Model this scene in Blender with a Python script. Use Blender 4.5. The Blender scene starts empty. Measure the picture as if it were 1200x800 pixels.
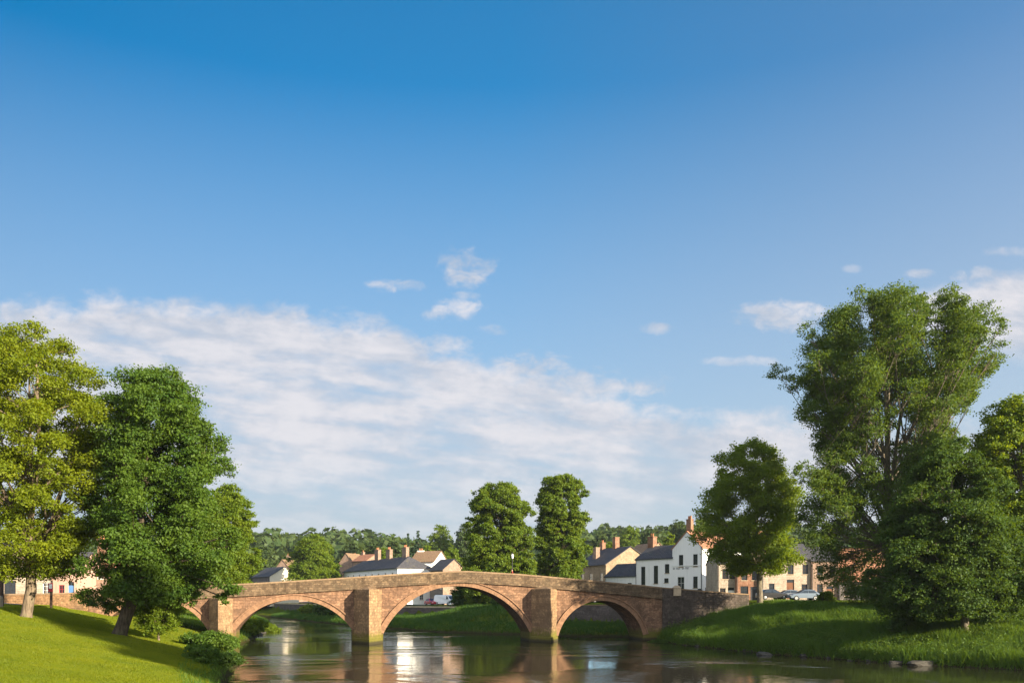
import bpy, math, random
import numpy as np
from math import radians as R, sin, cos, pi, sqrt
from mathutils import Vector, Matrix

SC = bpy.context.scene
COL = SC.collection
random.seed(7)
rng = np.random.default_rng(11)

# ------------------------------------------------------------------ camera, sky, sun, exposure
CAM_H = 5.0
cam_d = bpy.data.cameras.new('camera'); cam = bpy.data.objects.new('camera', cam_d); COL.objects.link(cam)
cam.location = (0, 0, CAM_H); cam.rotation_euler = (R(90), 0, 0)
cam_d.sensor_width = 36; cam_d.lens = 30; cam_d.shift_y = 0.25
cam_d.clip_start = 0.3; cam_d.clip_end = 6000
SC.camera = cam

SUN_AZ, SUN_EL = 52.0, 16.0          # degrees from -Y towards +X, and above the horizon
SUN_DIR = Vector((sin(R(SUN_AZ)) * cos(R(SUN_EL)), -cos(R(SUN_AZ)) * cos(R(SUN_EL)), sin(R(SUN_EL))))
SUN_STRENGTH, SKY_STRENGTH, EXPOSURE = 5.0, 0.064, 1.63

sun_d = bpy.data.lights.new('sun', 'SUN'); sun = bpy.data.objects.new('sun', sun_d); COL.objects.link(sun)
sun_d.energy = SUN_STRENGTH; sun_d.angle = R(0.5); sun_d.color = (1.0, 0.85, 0.62)
sun.rotation_euler = (-SUN_DIR).to_track_quat('-Z', 'Y').to_euler()
sun.location = (60, -40, 60)

class NT:
    """small helper round a node tree"""
    def __init__(s, tree): s.t = tree; s.n = tree.nodes; s.l = tree.links
    def new(s, typ, **kw):
        n = s.n.new(typ)
        for k, v in kw.items(): setattr(n, k, v)
        return n
    def set(s, sock, v):
        if isinstance(v, bpy.types.NodeSocket): s.l.new(v, sock)
        elif isinstance(v, (tuple, list)) and sock.type == 'RGBA' and len(v) == 3: sock.default_value = (*v, 1)
        else: sock.default_value = v
    def math(s, op, a, b=0.0, c=0.0, clamp=False):
        n = s.new('ShaderNodeMath', operation=op, use_clamp=clamp)
        for i, v in enumerate((a, b, c)): s.set(n.inputs[i], v)
        return n.outputs[0]
    def mix(s, f, a, b, mode='MIX'):
        n = s.new('ShaderNodeMix', data_type='RGBA', blend_type=mode)
        s.set(n.inputs[0], f); s.set(n.inputs[6], a); s.set(n.inputs[7], b)
        return n.outputs[2]
    def ramp(s, f, pts, interp='LINEAR'):
        n = s.new('ShaderNodeValToRGB'); n.color_ramp.interpolation = interp
        e = n.color_ramp.elements
        while len(e) < len(pts): e.new(0.5)
        for el, (p, c) in zip(e, pts):
            el.position = p; el.color = (*c, 1) if isinstance(c, tuple) else (c, c, c, 1)
        s.set(n.inputs[0], f); return n.outputs[0]
    def step(s, v, a, b, c=0.0, d=1.0):
        n = s.new('ShaderNodeMapRange', interpolation_type='SMOOTHSTEP', clamp=True)
        for i, x in enumerate((v, a, b, c, d)): s.set(n.inputs[i], x)
        return n.outputs[0]
    def noise(s, vec, scale, detail=4, rough=0.55, dist=0.0, dims='3D'):
        n = s.new('ShaderNodeTexNoise', noise_dimensions=dims)
        if vec is not None: s.l.new(vec, n.inputs['Vector'])
        n.inputs['Scale'].default_value = scale; n.inputs['Detail'].default_value = detail
        n.inputs['Roughness'].default_value = rough; n.inputs['Distortion'].default_value = dist
        return n.outputs['Fac']
    def xyz(s, x, y, z):
        n = s.new('ShaderNodeCombineXYZ')
        for i, v in enumerate((x, y, z)): s.set(n.inputs[i], v)
        return n.outputs[0]

world = bpy.data.worlds.new('World'); SC.world = world; world.use_nodes = True
def build_sky():
    w = NT(world.node_tree); w.n.clear()
    out = w.new('ShaderNodeOutputWorld'); bg = w.new('ShaderNodeBackground')
    bg.inputs[1].default_value = SKY_STRENGTH
    w.l.new(bg.outputs[0], out.inputs[0])
    sky = w.new('ShaderNodeTexSky', sky_type='NISHITA', sun_disc=False)
    sky.sun_elevation = R(SUN_EL); sky.sun_rotation = math.atan2(SUN_DIR.x, SUN_DIR.y)
    sky.air_density = 1.0; sky.dust_density = 0.6; sky.ozone_density = 2.0; sky.altitude = 50
    tc = w.new('ShaderNodeTexCoord'); sep = w.new('ShaderNodeSeparateXYZ')
    w.l.new(tc.outputs['Generated'], sep.inputs[0])
    x, y, z = sep.outputs
    yy = w.math('MAXIMUM', y, 0.08)
    u = w.math('DIVIDE', x, yy); v = w.math('DIVIDE', z, yy)
    # wind-combed cloud texture, long along the wind
    v2 = w.math('ADD', v, w.math('MULTIPLY', u, 0.10))
    P = w.xyz(w.math('MULTIPLY', u, 1.0), w.math('MULTIPLY', v2, 2.8), 0.0)
    nA = w.noise(P, 5.0, 6, 0.55, 0.15)
    nB = w.noise(w.xyz(w.math('ADD', u, 3.1), w.math('MULTIPLY', v2, 3.6), 1.7), 11.0, 6, 0.56, 0.15)
    nC = w.noise(w.xyz(u, w.math('MULTIPLY', v, 1.6), 4.0), 16.0, 6, 0.62, 0.3)
    nD = w.noise(w.xyz(u, w.math('MULTIPLY', v, 1.5), 9.0), 42.0, 5, 0.62, 0.4)
    # top edge of the stratus bank over azimuth
    edge = w.new('ShaderNodeFloatCurve')
    cv = edge.mapping.curves[0]
    pts = [(-.62, .352), (-.3, .347), (-.15, .325), (-.09, .30), (0, .275), (.1, .25), (.17, .225), (.3, .215), (.62, .20)]
    while len(cv.points) < len(pts): cv.points.new(0.5, 0.5)
    for p, (a, b) in zip(cv.points, pts): p.location = ((a + 1) / 2, b); p.handle_type = 'AUTO'
    edge.mapping.update()
    w.l.new(w.math('MULTIPLY_ADD', u, 0.5, 0.5, clamp=True), edge.inputs[1])
    below = w.math('SUBTRACT', edge.outputs[0], v)
    below = w.math('ADD', below, w.math('ADD', w.math('MULTIPLY_ADD', nC, 0.07, -0.035), w.math('MULTIPLY_ADD', nD, 0.03, -0.015)))
    bank = w.step(below, -0.004, 0.030)
    low = w.step(v, 0.04, 0.20)
    tex = w.math('MULTIPLY_ADD', nA, 0.55, w.math('MULTIPLY', nB, 0.60))
    gap = w.math('MULTIPLY', w.step(u, -0.20, 0.05), w.step(v, .13, .22))                               # the bank thins out to the right
    th = w.math('ADD', w.math('MULTIPLY_ADD', gap, 0.02, 0.39), w.math('MULTIPLY', w.step(below, .08, .0), -.14))
    bodyc = w.step(tex, th, w.math('ADD', th, 0.26))
    bank = w.math('MULTIPLY', w.math('MULTIPLY', bank, w.math('MULTIPLY_ADD', low, 0.48, 0.50)), w.math('MULTIPLY_ADD', bodyc, 0.62, 0.38))
    # stratus over the right edge
    e2 = w.math('SUBTRACT', w.math('MULTIPLY_ADD', u, 0.20, 0.268), v)
    right = w.math('MULTIPLY', w.step(w.math('ADD', e2, w.math('MULTIPLY_ADD', nC, .05, -.025)), -.004, .02), w.step(w.math('SUBTRACT', v, w.math('MULTIPLY_ADD', u, -0.20, 0.395)), -.01, .03))
    right = w.math('MULTIPLY', right, w.step(u, 0.36, 0.50))
    right = w.math('MULTIPLY', right, w.math('MULTIPLY_ADD', w.step(tex, .32, .60), .40, .60))
    cov = w.math('MAXIMUM', bank, right)
    # separate small puffs: azimuth tangent, elevation tangent, half sizes, weight
    for (a, b, ra, rb, k) in [(-.052, .385, .030, .022, 1.0), (-.068, .338, .036, .013, .95), (-.135, .365, .028, .007, .75), (-.053, .354, .016, .006, .6),
                              (-.075, .295, .032, .014, .8), (-.022, .313, .020, .006, .5), (.170, .316, .018, .007, .75), (.275, .277, .045, .006, .55), (.315, .33, .050, .017, .95),
                              (.475, .379, .018, .006, .75), (.545, .378, .030, .009, .8), (.58, .405, .03, .006, .5), (.40, .385, .012, .005, .4), (.015, .270, .052, .017, 1.0), (.085, .245, .09, .022, .95), (.05, .185, .07, .016, .9), (.30, .20, .10, .02, .7), (.16, .212, .07, .016, .8)]:
        du = w.math('DIVIDE', w.math('SUBTRACT', u, a), ra); dv = w.math('DIVIDE', w.math('SUBTRACT', v, b), rb)
        d = w.math('ADD', w.math('MULTIPLY', du, du), w.math('MULTIPLY', dv, dv))
        d = w.math('ADD', d, w.math('ADD', w.math('MULTIPLY_ADD', nC, -3.2, 1.6), w.math('MULTIPLY_ADD', nD, -4.2, 2.1)))
        cov = w.math('MAXIMUM', cov, w.math('MULTIPLY', w.step(d, 1.5, -0.6), k * .92))
    front = w.step(y, 0.05, 0.25)
    cov = w.math('MULTIPLY', cov, front)
    # sky: Nishita, tinted away from and towards the sun side, paling into the haze over the horizon
    hyp = w.math('SQRT', w.math('ADD', w.math('MULTIPLY', x, x), w.math('MULTIPLY', y, y))); vh = w.math('DIVIDE', z, w.math('MAXIMUM', hyp, 0.02))
    uf = w.math('MULTIPLY_ADD', u, 1 / 1.2, 0.5, clamp=True)
    tint = w.ramp(uf, [(0.0, (.002, .285, .42)), (0.5, (.07, .42, .57)), (1.0, (.34, .52, .61))])
    base = w.mix(1.0, sky.outputs[0], tint, 'MULTIPLY'); base = w.mix(1.0, base, (2.0, 2.0, 2.0), 'MULTIPLY')
    haze = w.math('POWER', w.math('SUBTRACT', 1.0, w.math('DIVIDE', w.math('MAXIMUM', vh, 0.0), 0.60), clamp=True), 1.08)
    base = w.mix(haze, base, (2.82, 3.00, 3.24))
    shade = w.step(w.math('MULTIPLY_ADD', nB, .55, w.math('ADD', w.math('MULTIPLY', nA, .30), w.math('MULTIPLY', nD, .22))), .40, .66)
    ccol = w.mix(shade, (2.75, 2.98, 3.45), (4.15, 4.05, 4.22))
    res = w.mix(w.math('MULTIPLY', cov, 0.95), base, ccol)
    # bright unseen cloud behind the camera, added to lift the fill on shaded walls
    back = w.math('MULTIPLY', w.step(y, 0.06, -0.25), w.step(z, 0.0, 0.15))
    fill_cloud = w.math('MULTIPLY', back, w.step(w.noise(tc.outputs['Generated'], 3.0, 5, .55, .4), .36, .58))
    res = w.mix(w.math('MULTIPLY', fill_cloud, .9), res, (10.0, 9.8, 9.6))
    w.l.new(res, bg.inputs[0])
build_sky()
vs = SC.view_settings
vs.view_transform = 'Standard'; vs.look = 'None'; vs.exposure = EXPOSURE; vs.gamma = 1; vs.use_curve_mapping = False
SC.cycles.max_bounces = 6; SC.cycles.transparent_max_bounces = 4; SC.cycles.diffuse_bounces = 3; SC.cycles.glossy_bounces = 3
SC.cycles.transmission_bounces = 3; SC.cycles.sample_clamp_indirect = 6

# ------------------------------------------------------------------ small helpers
def U(px, Y): return (px - 600.0) / 1000.0 * Y           # photo column -> metres east at distance Y
def Z(py, Y): return CAM_H + (700.0 - py) / 1000.0 * Y   # photo row -> height at distance Y
def sstep(a, b, x):
    t = np.clip((np.asarray(x, float) - a) / (b - a), 0, 1); return t * t * (3 - 2 * t)

def tag(o, label=None, cat=None, group=None, kind=None):
    if label: o['label'] = label
    if cat: o['category'] = cat
    if group: o['group'] = group
    if kind: o['kind'] = kind
    return o
def empty(name, loc, rz=0.0, label=None, cat=None, group=None):
    o = bpy.data.objects.new(name, None); COL.objects.link(o)
    o.location = loc; o.rotation_euler = (0, 0, rz); o.empty_display_size = 0.3
    return tag(o, label, cat, group)
def mesh_np(name, V, F, mat=None, parent=None, rnd=None, smooth=False, loc=None):
    """V (n,3); F (m,k) same-size faces"""
    V = np.ascontiguousarray(V, np.float32); F = np.ascontiguousarray(F, np.int32)
    m = bpy.data.meshes.new(name); k = F.shape[1]
    m.vertices.add(len(V)); m.vertices.foreach_set('co', V.ravel())
    m.loops.add(F.size); m.loops.foreach_set('vertex_index', F.ravel())
    m.polygons.add(len(F)); m.polygons.foreach_set('loop_start', np.arange(0, F.size, k, dtype=np.int32))
    if smooth: m.polygons.foreach_set('use_smooth', np.ones(len(F), bool))
    m.update(calc_edges=True)
    if rnd is not None:
        a = m.attributes.new('rnd', 'FLOAT', 'FACE'); a.data.foreach_set('value', np.asarray(rnd, np.float32))
    o = bpy.data.objects.new(name, m); COL.objects.link(o)
    if mat: m.materials.append(mat)
    if parent: o.parent = parent
    if loc is not None: o.location = loc
    return o

class MB:
    """collects boxes, tubes and free faces; build() links them as one mesh object"""
    def __init__(s): s.v = []; s.f = []; s.r = []
    def face(s, pts, r=None):
        b = len(s.v); s.v += [tuple(p) for p in pts]; s.f.append(tuple(range(b, b + len(pts)))); s.r.append(random.random() if r is None else r)
    def hexa(s, p, r=None):
        """8 points: bottom ring then top ring, both counter-clockwise from above"""
        b = len(s.v); s.v += [tuple(q) for q in p]; r = random.random() if r is None else r
        for f in ((3, 2, 1, 0), (4, 5, 6, 7), (0, 1, 5, 4), (1, 2, 6, 5), (2, 3, 7, 6), (3, 0, 4, 7)):
            s.f.append(tuple(b + i for i in f)); s.r.append(r)
    def box(s, x0, x1, y0, y1, z0, z1, r=None):
        s.hexa([(x0, y0, z0), (x1, y0, z0), (x1, y1, z0), (x0, y1, z0), (x0, y0, z1), (x1, y0, z1), (x1, y1, z1), (x0, y1, z1)], r)
    def tube(s, pts, rad, n=6, cap=True):
        pts = [Vector(p) for p in pts]; b = len(s.v); prev = None
        for i, p in enumerate(pts):
            t = (pts[min(i + 1, len(pts) - 1)] - pts[max(i - 1, 0)]).normalized()
            ref = prev if prev is not None else (Vector((0, 0, 1)) if abs(t.z) < .9 else Vector((1, 0, 0)))
            a = (ref - t * ref.dot(t))
            a = a.normalized() if a.length > 1e-5 else t.orthogonal().normalized()
            prev = a; c = t.cross(a); r = rad[i] if isinstance(rad, (list, tuple)) else rad
            for k in range(n):
                q = p + (a * cos(2 * pi * k / n) + c * sin(2 * pi * k / n)) * r
                s.v.append((q.x, q.y, q.z))
        for i in range(len(pts) - 1):
            for k in range(n):
                s.f.append((b + i * n + k, b + i * n + (k + 1) % n, b + (i + 1) * n + (k + 1) % n, b + (i + 1) * n + k)); s.r.append(.5)
        if cap:
            s.f.append(tuple(b + k for k in reversed(range(n)))); s.r.append(.5)
            e = b + (len(pts) - 1) * n; s.f.append(tuple(e + k for k in range(n))); s.r.append(.5)
    def lathe(s, prof, n=12, c=(0, 0, 0), axis='z'):
        b = len(s.v)
        for (r, h) in prof:
            for k in range(n):
                a = 2 * pi * k / n
                if axis == 'z': s.v.append((c[0] + r * cos(a), c[1] + r * sin(a), c[2] + h))
                else: s.v.append((c[0] + r * cos(a), c[1] + h, c[2] + r * sin(a)))
        for i in range(len(prof) - 1):
            for k in range(n):
                s.f.append((b + i * n + k, b + i * n + (k + 1) % n, b + (i + 1) * n + (k + 1) % n, b + (i + 1) * n + k)); s.r.append(.5)
        s.f.append(tuple(b + k for k in reversed(range(n)))); s.r.append(.5)
        e = b + (len(prof) - 1) * n; s.f.append(tuple(e + k for k in range(n))); s.r.append(.5)
    def build(s, name, mat, parent=None, smooth=False, loc=None, bevel=0):
        m = bpy.data.meshes.new(name); m.from_pydata(s.v, [], s.f); m.update()
        a = m.attributes.new('rnd', 'FLOAT', 'FACE'); a.data.foreach_set('value', np.asarray(s.r, np.float32))
        if smooth: m.polygons.foreach_set('use_smooth', np.ones(len(s.f), bool))
        o = bpy.data.objects.new(name, m); COL.objects.link(o); m.materials.append(mat)
        if parent: o.parent = parent
        if loc is not None: o.location = loc
        if bevel:
            bv = o.modifiers.new('bevel', 'BEVEL'); bv.width = bevel; bv.segments = 2; bv.limit_method = 'ANGLE'
        return o

KIDS = {}
def copy_tree(root, loc, rz, scale=1.0, label=None, group=None):
    r = root.copy(); COL.objects.link(r); r.location = loc; r.rotation_euler = (0, 0, rz)
    r.scale = scale if isinstance(scale, tuple) else (scale,) * 3
    if label: r['label'] = label
    if group: r['group'] = group
    for ch in list(root.children):
        c = ch.copy(); COL.objects.link(c); c.parent = r
        for g in list(ch.children):
            d = g.copy(); COL.objects.link(d); d.parent = c
    return r

# ------------------------------------------------------------------ materials
MATS = {}
def material(name):
    m = bpy.data.materials.new(name); m.use_nodes = True
    t = NT(m.node_tree); b = t.n['Principled BSDF']; MATS[name] = m
    return m, t, b
def objc(t):
    n = t.new('ShaderNodeTexCoord'); return n.outputs['Object']
def bump(t, b, h, strength, dist):
    n = t.new('ShaderNodeBump'); n.inputs['Strength'].default_value = strength; n.inputs['Distance'].default_value = dist
    t.l.new(h, n.inputs['Height']); t.l.new(n.outputs[0], b.inputs['Normal'])

def m_stone(name, c1, c2, mortar, bw=.55, bh=.26, dirt=(.05, .045, .035), dirt_amt=.5, algae=False, speck=.5):
    m, t, b = material(name); o = objc(t)
    sep = t.new('ShaderNodeSeparateXYZ'); t.l.new(o, sep.inputs[0])
    h = t.math('ADD', sep.outputs[0], sep.outputs[1])
    wob = t.noise(o, 2.2, 3); vec = t.xyz(t.math('ADD', h, t.math('MULTIPLY', wob, .7)), t.math('ADD', sep.outputs[2], t.math('MULTIPLY', wob, .22)), 0.0)
    br = t.new('ShaderNodeTexBrick'); t.l.new(vec, br.inputs['Vector'])
    br.inputs['Scale'].default_value = 1; br.inputs['Brick Width'].default_value = bw; br.inputs['Row Height'].default_value = bh
    br.inputs['Mortar Size'].default_value = .014; br.inputs['Bias'].default_value = -.1
    t.set(br.inputs['Color1'], c1); t.set(br.inputs['Color2'], c2); t.set(br.inputs['Mortar'], mortar)
    n1 = t.noise(o, 3.2, 6, .65); n2 = t.noise(o, .35, 4, .6); n3 = t.noise(o, 4.2, 5, .68)
    n4 = t.noise(o, 1.1, 5, .7)
    c = t.mix(t.step(n4, .42, .62, 0, .55), br.outputs['Color'], tuple(x * .62 for x in c2))
    c = t.mix(t.step(n3, .40, .62, 0, speck), c, tuple(x * .34 for x in c1))
    c = t.mix(t.step(n1, .54, .70, 0, .55), c, tuple(min(1, a * k) for a, k in zip(c1, (1.25, 1.38, 1.45))))
    c = t.mix(t.step(n2, .48, .72, 0, dirt_amt), c, dirt)
    stk = t.noise(t.xyz(t.math('MULTIPLY', h, 1.6), t.math('MULTIPLY', sep.outputs[2], .22), 0.0), 1.0, 5, .6)
    c = t.mix(t.step(stk, .52, .70, 0, dirt_amt), c, tuple(x * .35 for x in c2))
    if algae:
        a = t.math('ADD', t.math('MULTIPLY', sep.outputs[2], -.50), t.math('MULTIPLY_ADD', n1, 1.1, t.math('MULTIPLY', n2, .5)))
        c = t.mix(t.step(a, .0, .45, 0, .85), c, (.115, .115, .014))
        w = t.math('ADD', sep.outputs[2], t.math('MULTIPLY', n1, .2)); c = t.mix(t.step(w, .55, .2, 0, .9), c, (.035, .03, .02))
    t.l.new(c, b.inputs['Base Color']); b.inputs['Roughness'].default_value = .9; b.inputs['Specular IOR Level'].default_value = .2
    bump(t, b, t.math('ADD', t.math('MULTIPLY', br.outputs['Fac'], -.6), t.math('ADD', n3, n1)), .8, .035)
    return m
def m_ring(name, c):
    m, t, b = material(name); o = objc(t); at = t.new('ShaderNodeAttribute', attribute_name='rnd')
    n1 = t.noise(o, 4, 5, .65)
    k = t.mix(at.outputs['Fac'], tuple(x * .85 for x in c), tuple(x * 1.12 for x in c)); k = t.mix(t.step(n1, .42, .7, 0, .6), k, tuple(x * .5 for x in c))
    t.l.new(k, b.inputs['Base Color']); b.inputs['Roughness'].default_value = .9; b.inputs['Specular IOR Level'].default_value = .2
    bump(t, b, n1, .7, .03); return m
def m_plain(name, c, rough=.8, var=.25, scale=1.5, stain=(.3, .28, .25), stain_amt=.3, spec=.3, metal=0.0):
    m, t, b = material(name); o = objc(t)
    n1 = t.noise(o, scale, 5, .6); n2 = t.noise(o, scale * 6, 4, .6)
    k = t.mix(t.step(n1, .3, .7), tuple(x * (1 - var) for x in c), c); k = t.mix(t.step(n2, .55, .8, 0, stain_amt), k, tuple(a * s for a, s in zip(c, stain)))
    t.l.new(k, b.inputs['Base Color']); b.inputs['Roughness'].default_value = rough; b.inputs['Specular IOR Level'].default_value = spec; b.inputs['Metallic'].default_value = metal
    bump(t, b, n2, .3, .02); return m
def m_render(name, c):
    """painted lime render with damp streaks"""
    m, t, b = material(name); o = objc(t); sep = t.new('ShaderNodeSeparateXYZ'); t.l.new(o, sep.inputs[0])
    st = t.noise(t.xyz(t.math('MULTIPLY', sep.outputs[0], 2.2), t.math('MULTIPLY', sep.outputs[1], 2.2), t.math('MULTIPLY', sep.outputs[2], .25)), 1.2, 5, .6)
    n2 = t.noise(o, 7, 4, .6)
    k = t.mix(t.step(st, .5, .8, 0, .55), c, tuple(x * .6 for x in c)); k = t.mix(t.step(n2, .55, .8, 0, .25), k, tuple(x * .7 for x in c))
    t.l.new(k, b.inputs['Base Color']); b.inputs['Roughness'].default_value = .85; b.inputs['Specular IOR Level'].default_value = .2
    bump(t, b, n2, .4, .02); return m
def m_roof(name, c1, c2, lichen=(.18, .16, .09)):
    m, t, b = material(name); o = objc(t); sep = t.new('ShaderNodeSeparateXYZ'); t.l.new(o, sep.inputs[0])
    br = t.new('ShaderNodeTexBrick'); t.l.new(t.xyz(t.math('ADD', sep.outputs[0], sep.outputs[1]), t.math('MULTIPLY', sep.outputs[2], 1.5), 0.0), br.inputs['Vector'])
    br.inputs['Scale'].default_value = 1; br.inputs['Brick Width'].default_value = .45; br.inputs['Row Height'].default_value = .34; br.inputs['Mortar Size'].default_value = .03
    t.set(br.inputs['Color1'], c1); t.set(br.inputs['Color2'], c2); t.set(br.inputs['Mortar'], tuple(x * .4 for x in c1))
    n1 = t.noise(o, .8, 5, .65); n2 = t.noise(o, 5, 4, .6)
    k = t.mix(t.step(n1, .55, .75, 0, .5), br.outputs['Color'], lichen); k = t.mix(t.step(n2, .5, .8, 0, .5), k, tuple(x * .5 for x in c1))
    t.l.new(k, b.inputs['Base Color']); b.inputs['Roughness'].default_value = .75; b.inputs['Specular IOR Level'].default_value = .3
    bump(t, b, t.math('ADD', t.math('MULTIPLY', br.outputs['Fac'], -.7), n2), .6, .03); return m
LEAF_ALB = 1.35
def m_leaf(name, c, c_alt, trans=.45, trans_c=None, vein=.18):
    """leaf: diffuse both sides + light through the blade, hue varies from leaf to leaf and from bough to bough"""
    m, t, b = material(name); t.n.remove(b); out = t.n['Material Output']; o = objc(t)
    at = t.new('ShaderNodeAttribute', attribute_name='rnd'); n1 = t.noise(o, .45, 3, .6)
    f = t.math('ADD', t.math('MULTIPLY', at.outputs['Fac'], .55), t.math('MULTIPLY_ADD', n1, 1.3, -.42), clamp=True)
    c, c_alt = tuple(min(.5, x * LEAF_ALB) for x in c), tuple(min(.5, x * LEAF_ALB) for x in c_alt)      # split between the two sides of the blade
    k = t.mix(f, c, c_alt)
    k2 = t.mix(.65, k, trans_c or (c_alt[0] * 1.9, c_alt[1] * 1.7, c_alt[2] * .6))
    d = t.new('ShaderNodeBsdfDiffuse'); tr = t.new('ShaderNodeBsdfTranslucent'); g = t.new('ShaderNodeBsdfGlossy'); g.inputs['Roughness'].default_value = .6
    t.l.new(k, d.inputs[0]); t.l.new(k2, tr.inputs[0]); t.set(g.inputs[0], (.9, .95, 1.0))
    a = t.new('ShaderNodeMixShader'); a.inputs[0].default_value = trans; t.l.new(d.outputs[0], a.inputs[1]); t.l.new(tr.outputs[0], a.inputs[2])
    e = t.new('ShaderNodeMixShader'); e.inputs[0].default_value = .012; t.l.new(a.outputs[0], e.inputs[1]); t.l.new(g.outputs[0], e.inputs[2])
    t.l.new(e.outputs[0], out.inputs[0]); return m
def m_bark(name, c):
    m, t, b = material(name); o = objc(t); sep = t.new('ShaderNodeSeparateXYZ'); t.l.new(o, sep.inputs[0])
    n = t.noise(t.xyz(t.math('MULTIPLY', sep.outputs[0], 5), t.math('MULTIPLY', sep.outputs[1], 5), t.math('MULTIPLY', sep.outputs[2], 1.1)), 1.6, 5, .65)
    n2 = t.noise(o, .9, 4, .6)
    k = t.mix(t.step(n, .35, .65), tuple(x * .4 for x in c), c); k = t.mix(t.step(n2, .5, .7, 0, .5), k, (.07, .085, .03))
    t.l.new(k, b.inputs['Base Color']); b.inputs['Roughness'].default_value = .95; b.inputs['Specular IOR Level'].default_value = .1
    bump(t, b, n, .9, .06); return m
def m_glass(name, c=(.015, .018, .022), rough=.08):
    m, t, b = material(name); o = objc(t); n = t.noise(o, 1.2, 2)
    t.l.new(t.mix(n, c, tuple(x * 2.2 for x in c)), b.inputs['Base Color']); b.inputs['Roughness'].default_value = rough; b.inputs['Specular IOR Level'].default_value = .6; return m

m_stone('bridge_stone', (.34, .195, .118), (.150, .086, .056), (.12, .08, .055), bw=.62, bh=.30, dirt=(.075, .055, .04), dirt_amt=.6, algae=True, speck=.75)
m_stone('pier_stone', (.41, .265, .145), (.22, .14, .082), (.18, .13, .085), bw=.7, bh=.32, dirt=(.10, .075, .05), dirt_amt=.4, algae=True, speck=.7)
m_stone('parapet_stone', (.21, .145, .088), (.09, .06, .038), (.10, .075, .05), bw=.45, bh=.24, dirt=(.07, .06, .04), dirt_amt=.6)
m_stone('approach_stone', (.33, .195, .10), (.24, .135, .068), (.16, .11, .065), bw=.5, bh=.25, dirt_amt=.4, speck=.7)
m_stone('rubble_shaded', (.12, .095, .08), (.065, .052, .044), (.05, .042, .036), bw=.5, bh=.27, dirt=(.03, .032, .02), dirt_amt=.7)  # rubble tone darkened further to stand in for shade missing on the wall
m_stone('quay_stone', (.15, .125, .115), (.11, .09, .085), (.07, .06, .055), bw=.6, bh=.3, dirt=(.05, .05, .035), dirt_amt=.5)
m_stone('house_stone', (.40, .30, .20), (.31, .22, .15), (.30, .25, .19), bw=.5, bh=.25, dirt_amt=.3)
m_stone('cream_stone', (.47, .385, .31), (.39, .315, .25), (.32, .26, .20), bw=.5, bh=.28, dirt_amt=.15, speck=.3)
m_stone('pink_stone', (.36, .25, .19), (.28, .19, .145), (.25, .18, .13), bw=.5, bh=.28, dirt_amt=.2, speck=.35)
m_stone('red_brick', (.34, .165, .10), (.26, .12, .07), (.34, .26, .2), bw=.24, bh=.08, dirt_amt=.2, speck=.3)
m_stone('grey_stone', (.20, .175, .17), (.15, .13, .125), (.12, .105, .1), bw=.5, bh=.26, dirt_amt=.3)
m_ring('voussoir', (.245, .142, .086)); m_ring('coping', (.23, .16, .10))
m_render('white_render', (.80, .80, .80)); m_render('cream_render', (.74, .66, .52)); m_render('pink_render', (.46, .30, .24))
m_plain('white_paint', (.78, .78, .76), .5, .1); m_plain('dark_paint', (.03, .03, .035), .5, .2); m_plain('brown_paint', (.16, .065, .03), .6, .3)
m_plain('faded_paint', (.20, .20, .22), .8, .3); m_plain('red_paint', (.40, .03, .04), .5, .2); m_plain('blue_paint', (.10, .22, .45), .45, .2); m_plain('iron', (.04, .04, .045), .5, .2)
m_plain('timber', (.075, .045, .03), .8, .4); m_plain('terracotta', (.42, .18, .09), .8, .3); m_plain('pale_stone', (.50, .40, .28), .85, .3)
m_plain('asphalt', (.055, .055, .058), .9, .3); m_plain('paving', (.20, .19, .185), .9, .3); m_plain('kerb_stone', (.40, .37, .33), .85, .25)
m_plain('rock', (.075, .068, .056), .85, .5, .9); m_plain('shingle', (.22, .17, .13), .9, .45, 2.5)
m_plain('lamp_glass', (.80, .82, .80), .25, .05); m_plain('skin', (.45, .27, .19), .6, .1); m_plain('hair', (.05, .03, .02), .6, .2); m_plain('red_cloth', (.26, .045, .035), .9, .2); m_plain('dark_cloth', (.03, .035, .05), .9, .2)
m_roof('slate', (.055, .055, .065), (.085, .082, .09)); m_roof('red_tile', (.38, .18, .105), (.30, .135, .08)); m_roof('brown_tile', (.26, .17, .10), (.20, .125, .075))
m_glass('window_glass'); m_glass('car_glass', (.02, .026, .035), .05)
for nm, c in (('car_silver', (.13, .17, .23)), ('car_black', (.02, .02, .024)), ('car_red', (.42, .015, .035)), ('car_white', (.75, .77, .80)), ('car_blue', (.22, .42, .66)), ('car_grey', (.18, .20, .23))):
    m, t, b = material(nm); o = objc(t); t.l.new(t.mix(t.step(t.noise(o, 2.5, 4), .4, .8, 0, .35), c, tuple(x * .8 + .02 for x in c)), b.inputs['Base Color'])
    b.inputs['Roughness'].default_value = .28; b.inputs['Coat Weight'].default_value = .6; b.inputs['Coat Roughness'].default_value = .06
m_plain('tyre', (.02, .02, .02), .9, .2); m_plain('wheel_metal', (.45, .45, .46), .35, .15, metal=.7)
m_plain('tail_red', (.35, .01, .01), .3, .1); m_plain('head_white', (.7, .7, .68), .2, .05)

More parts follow.
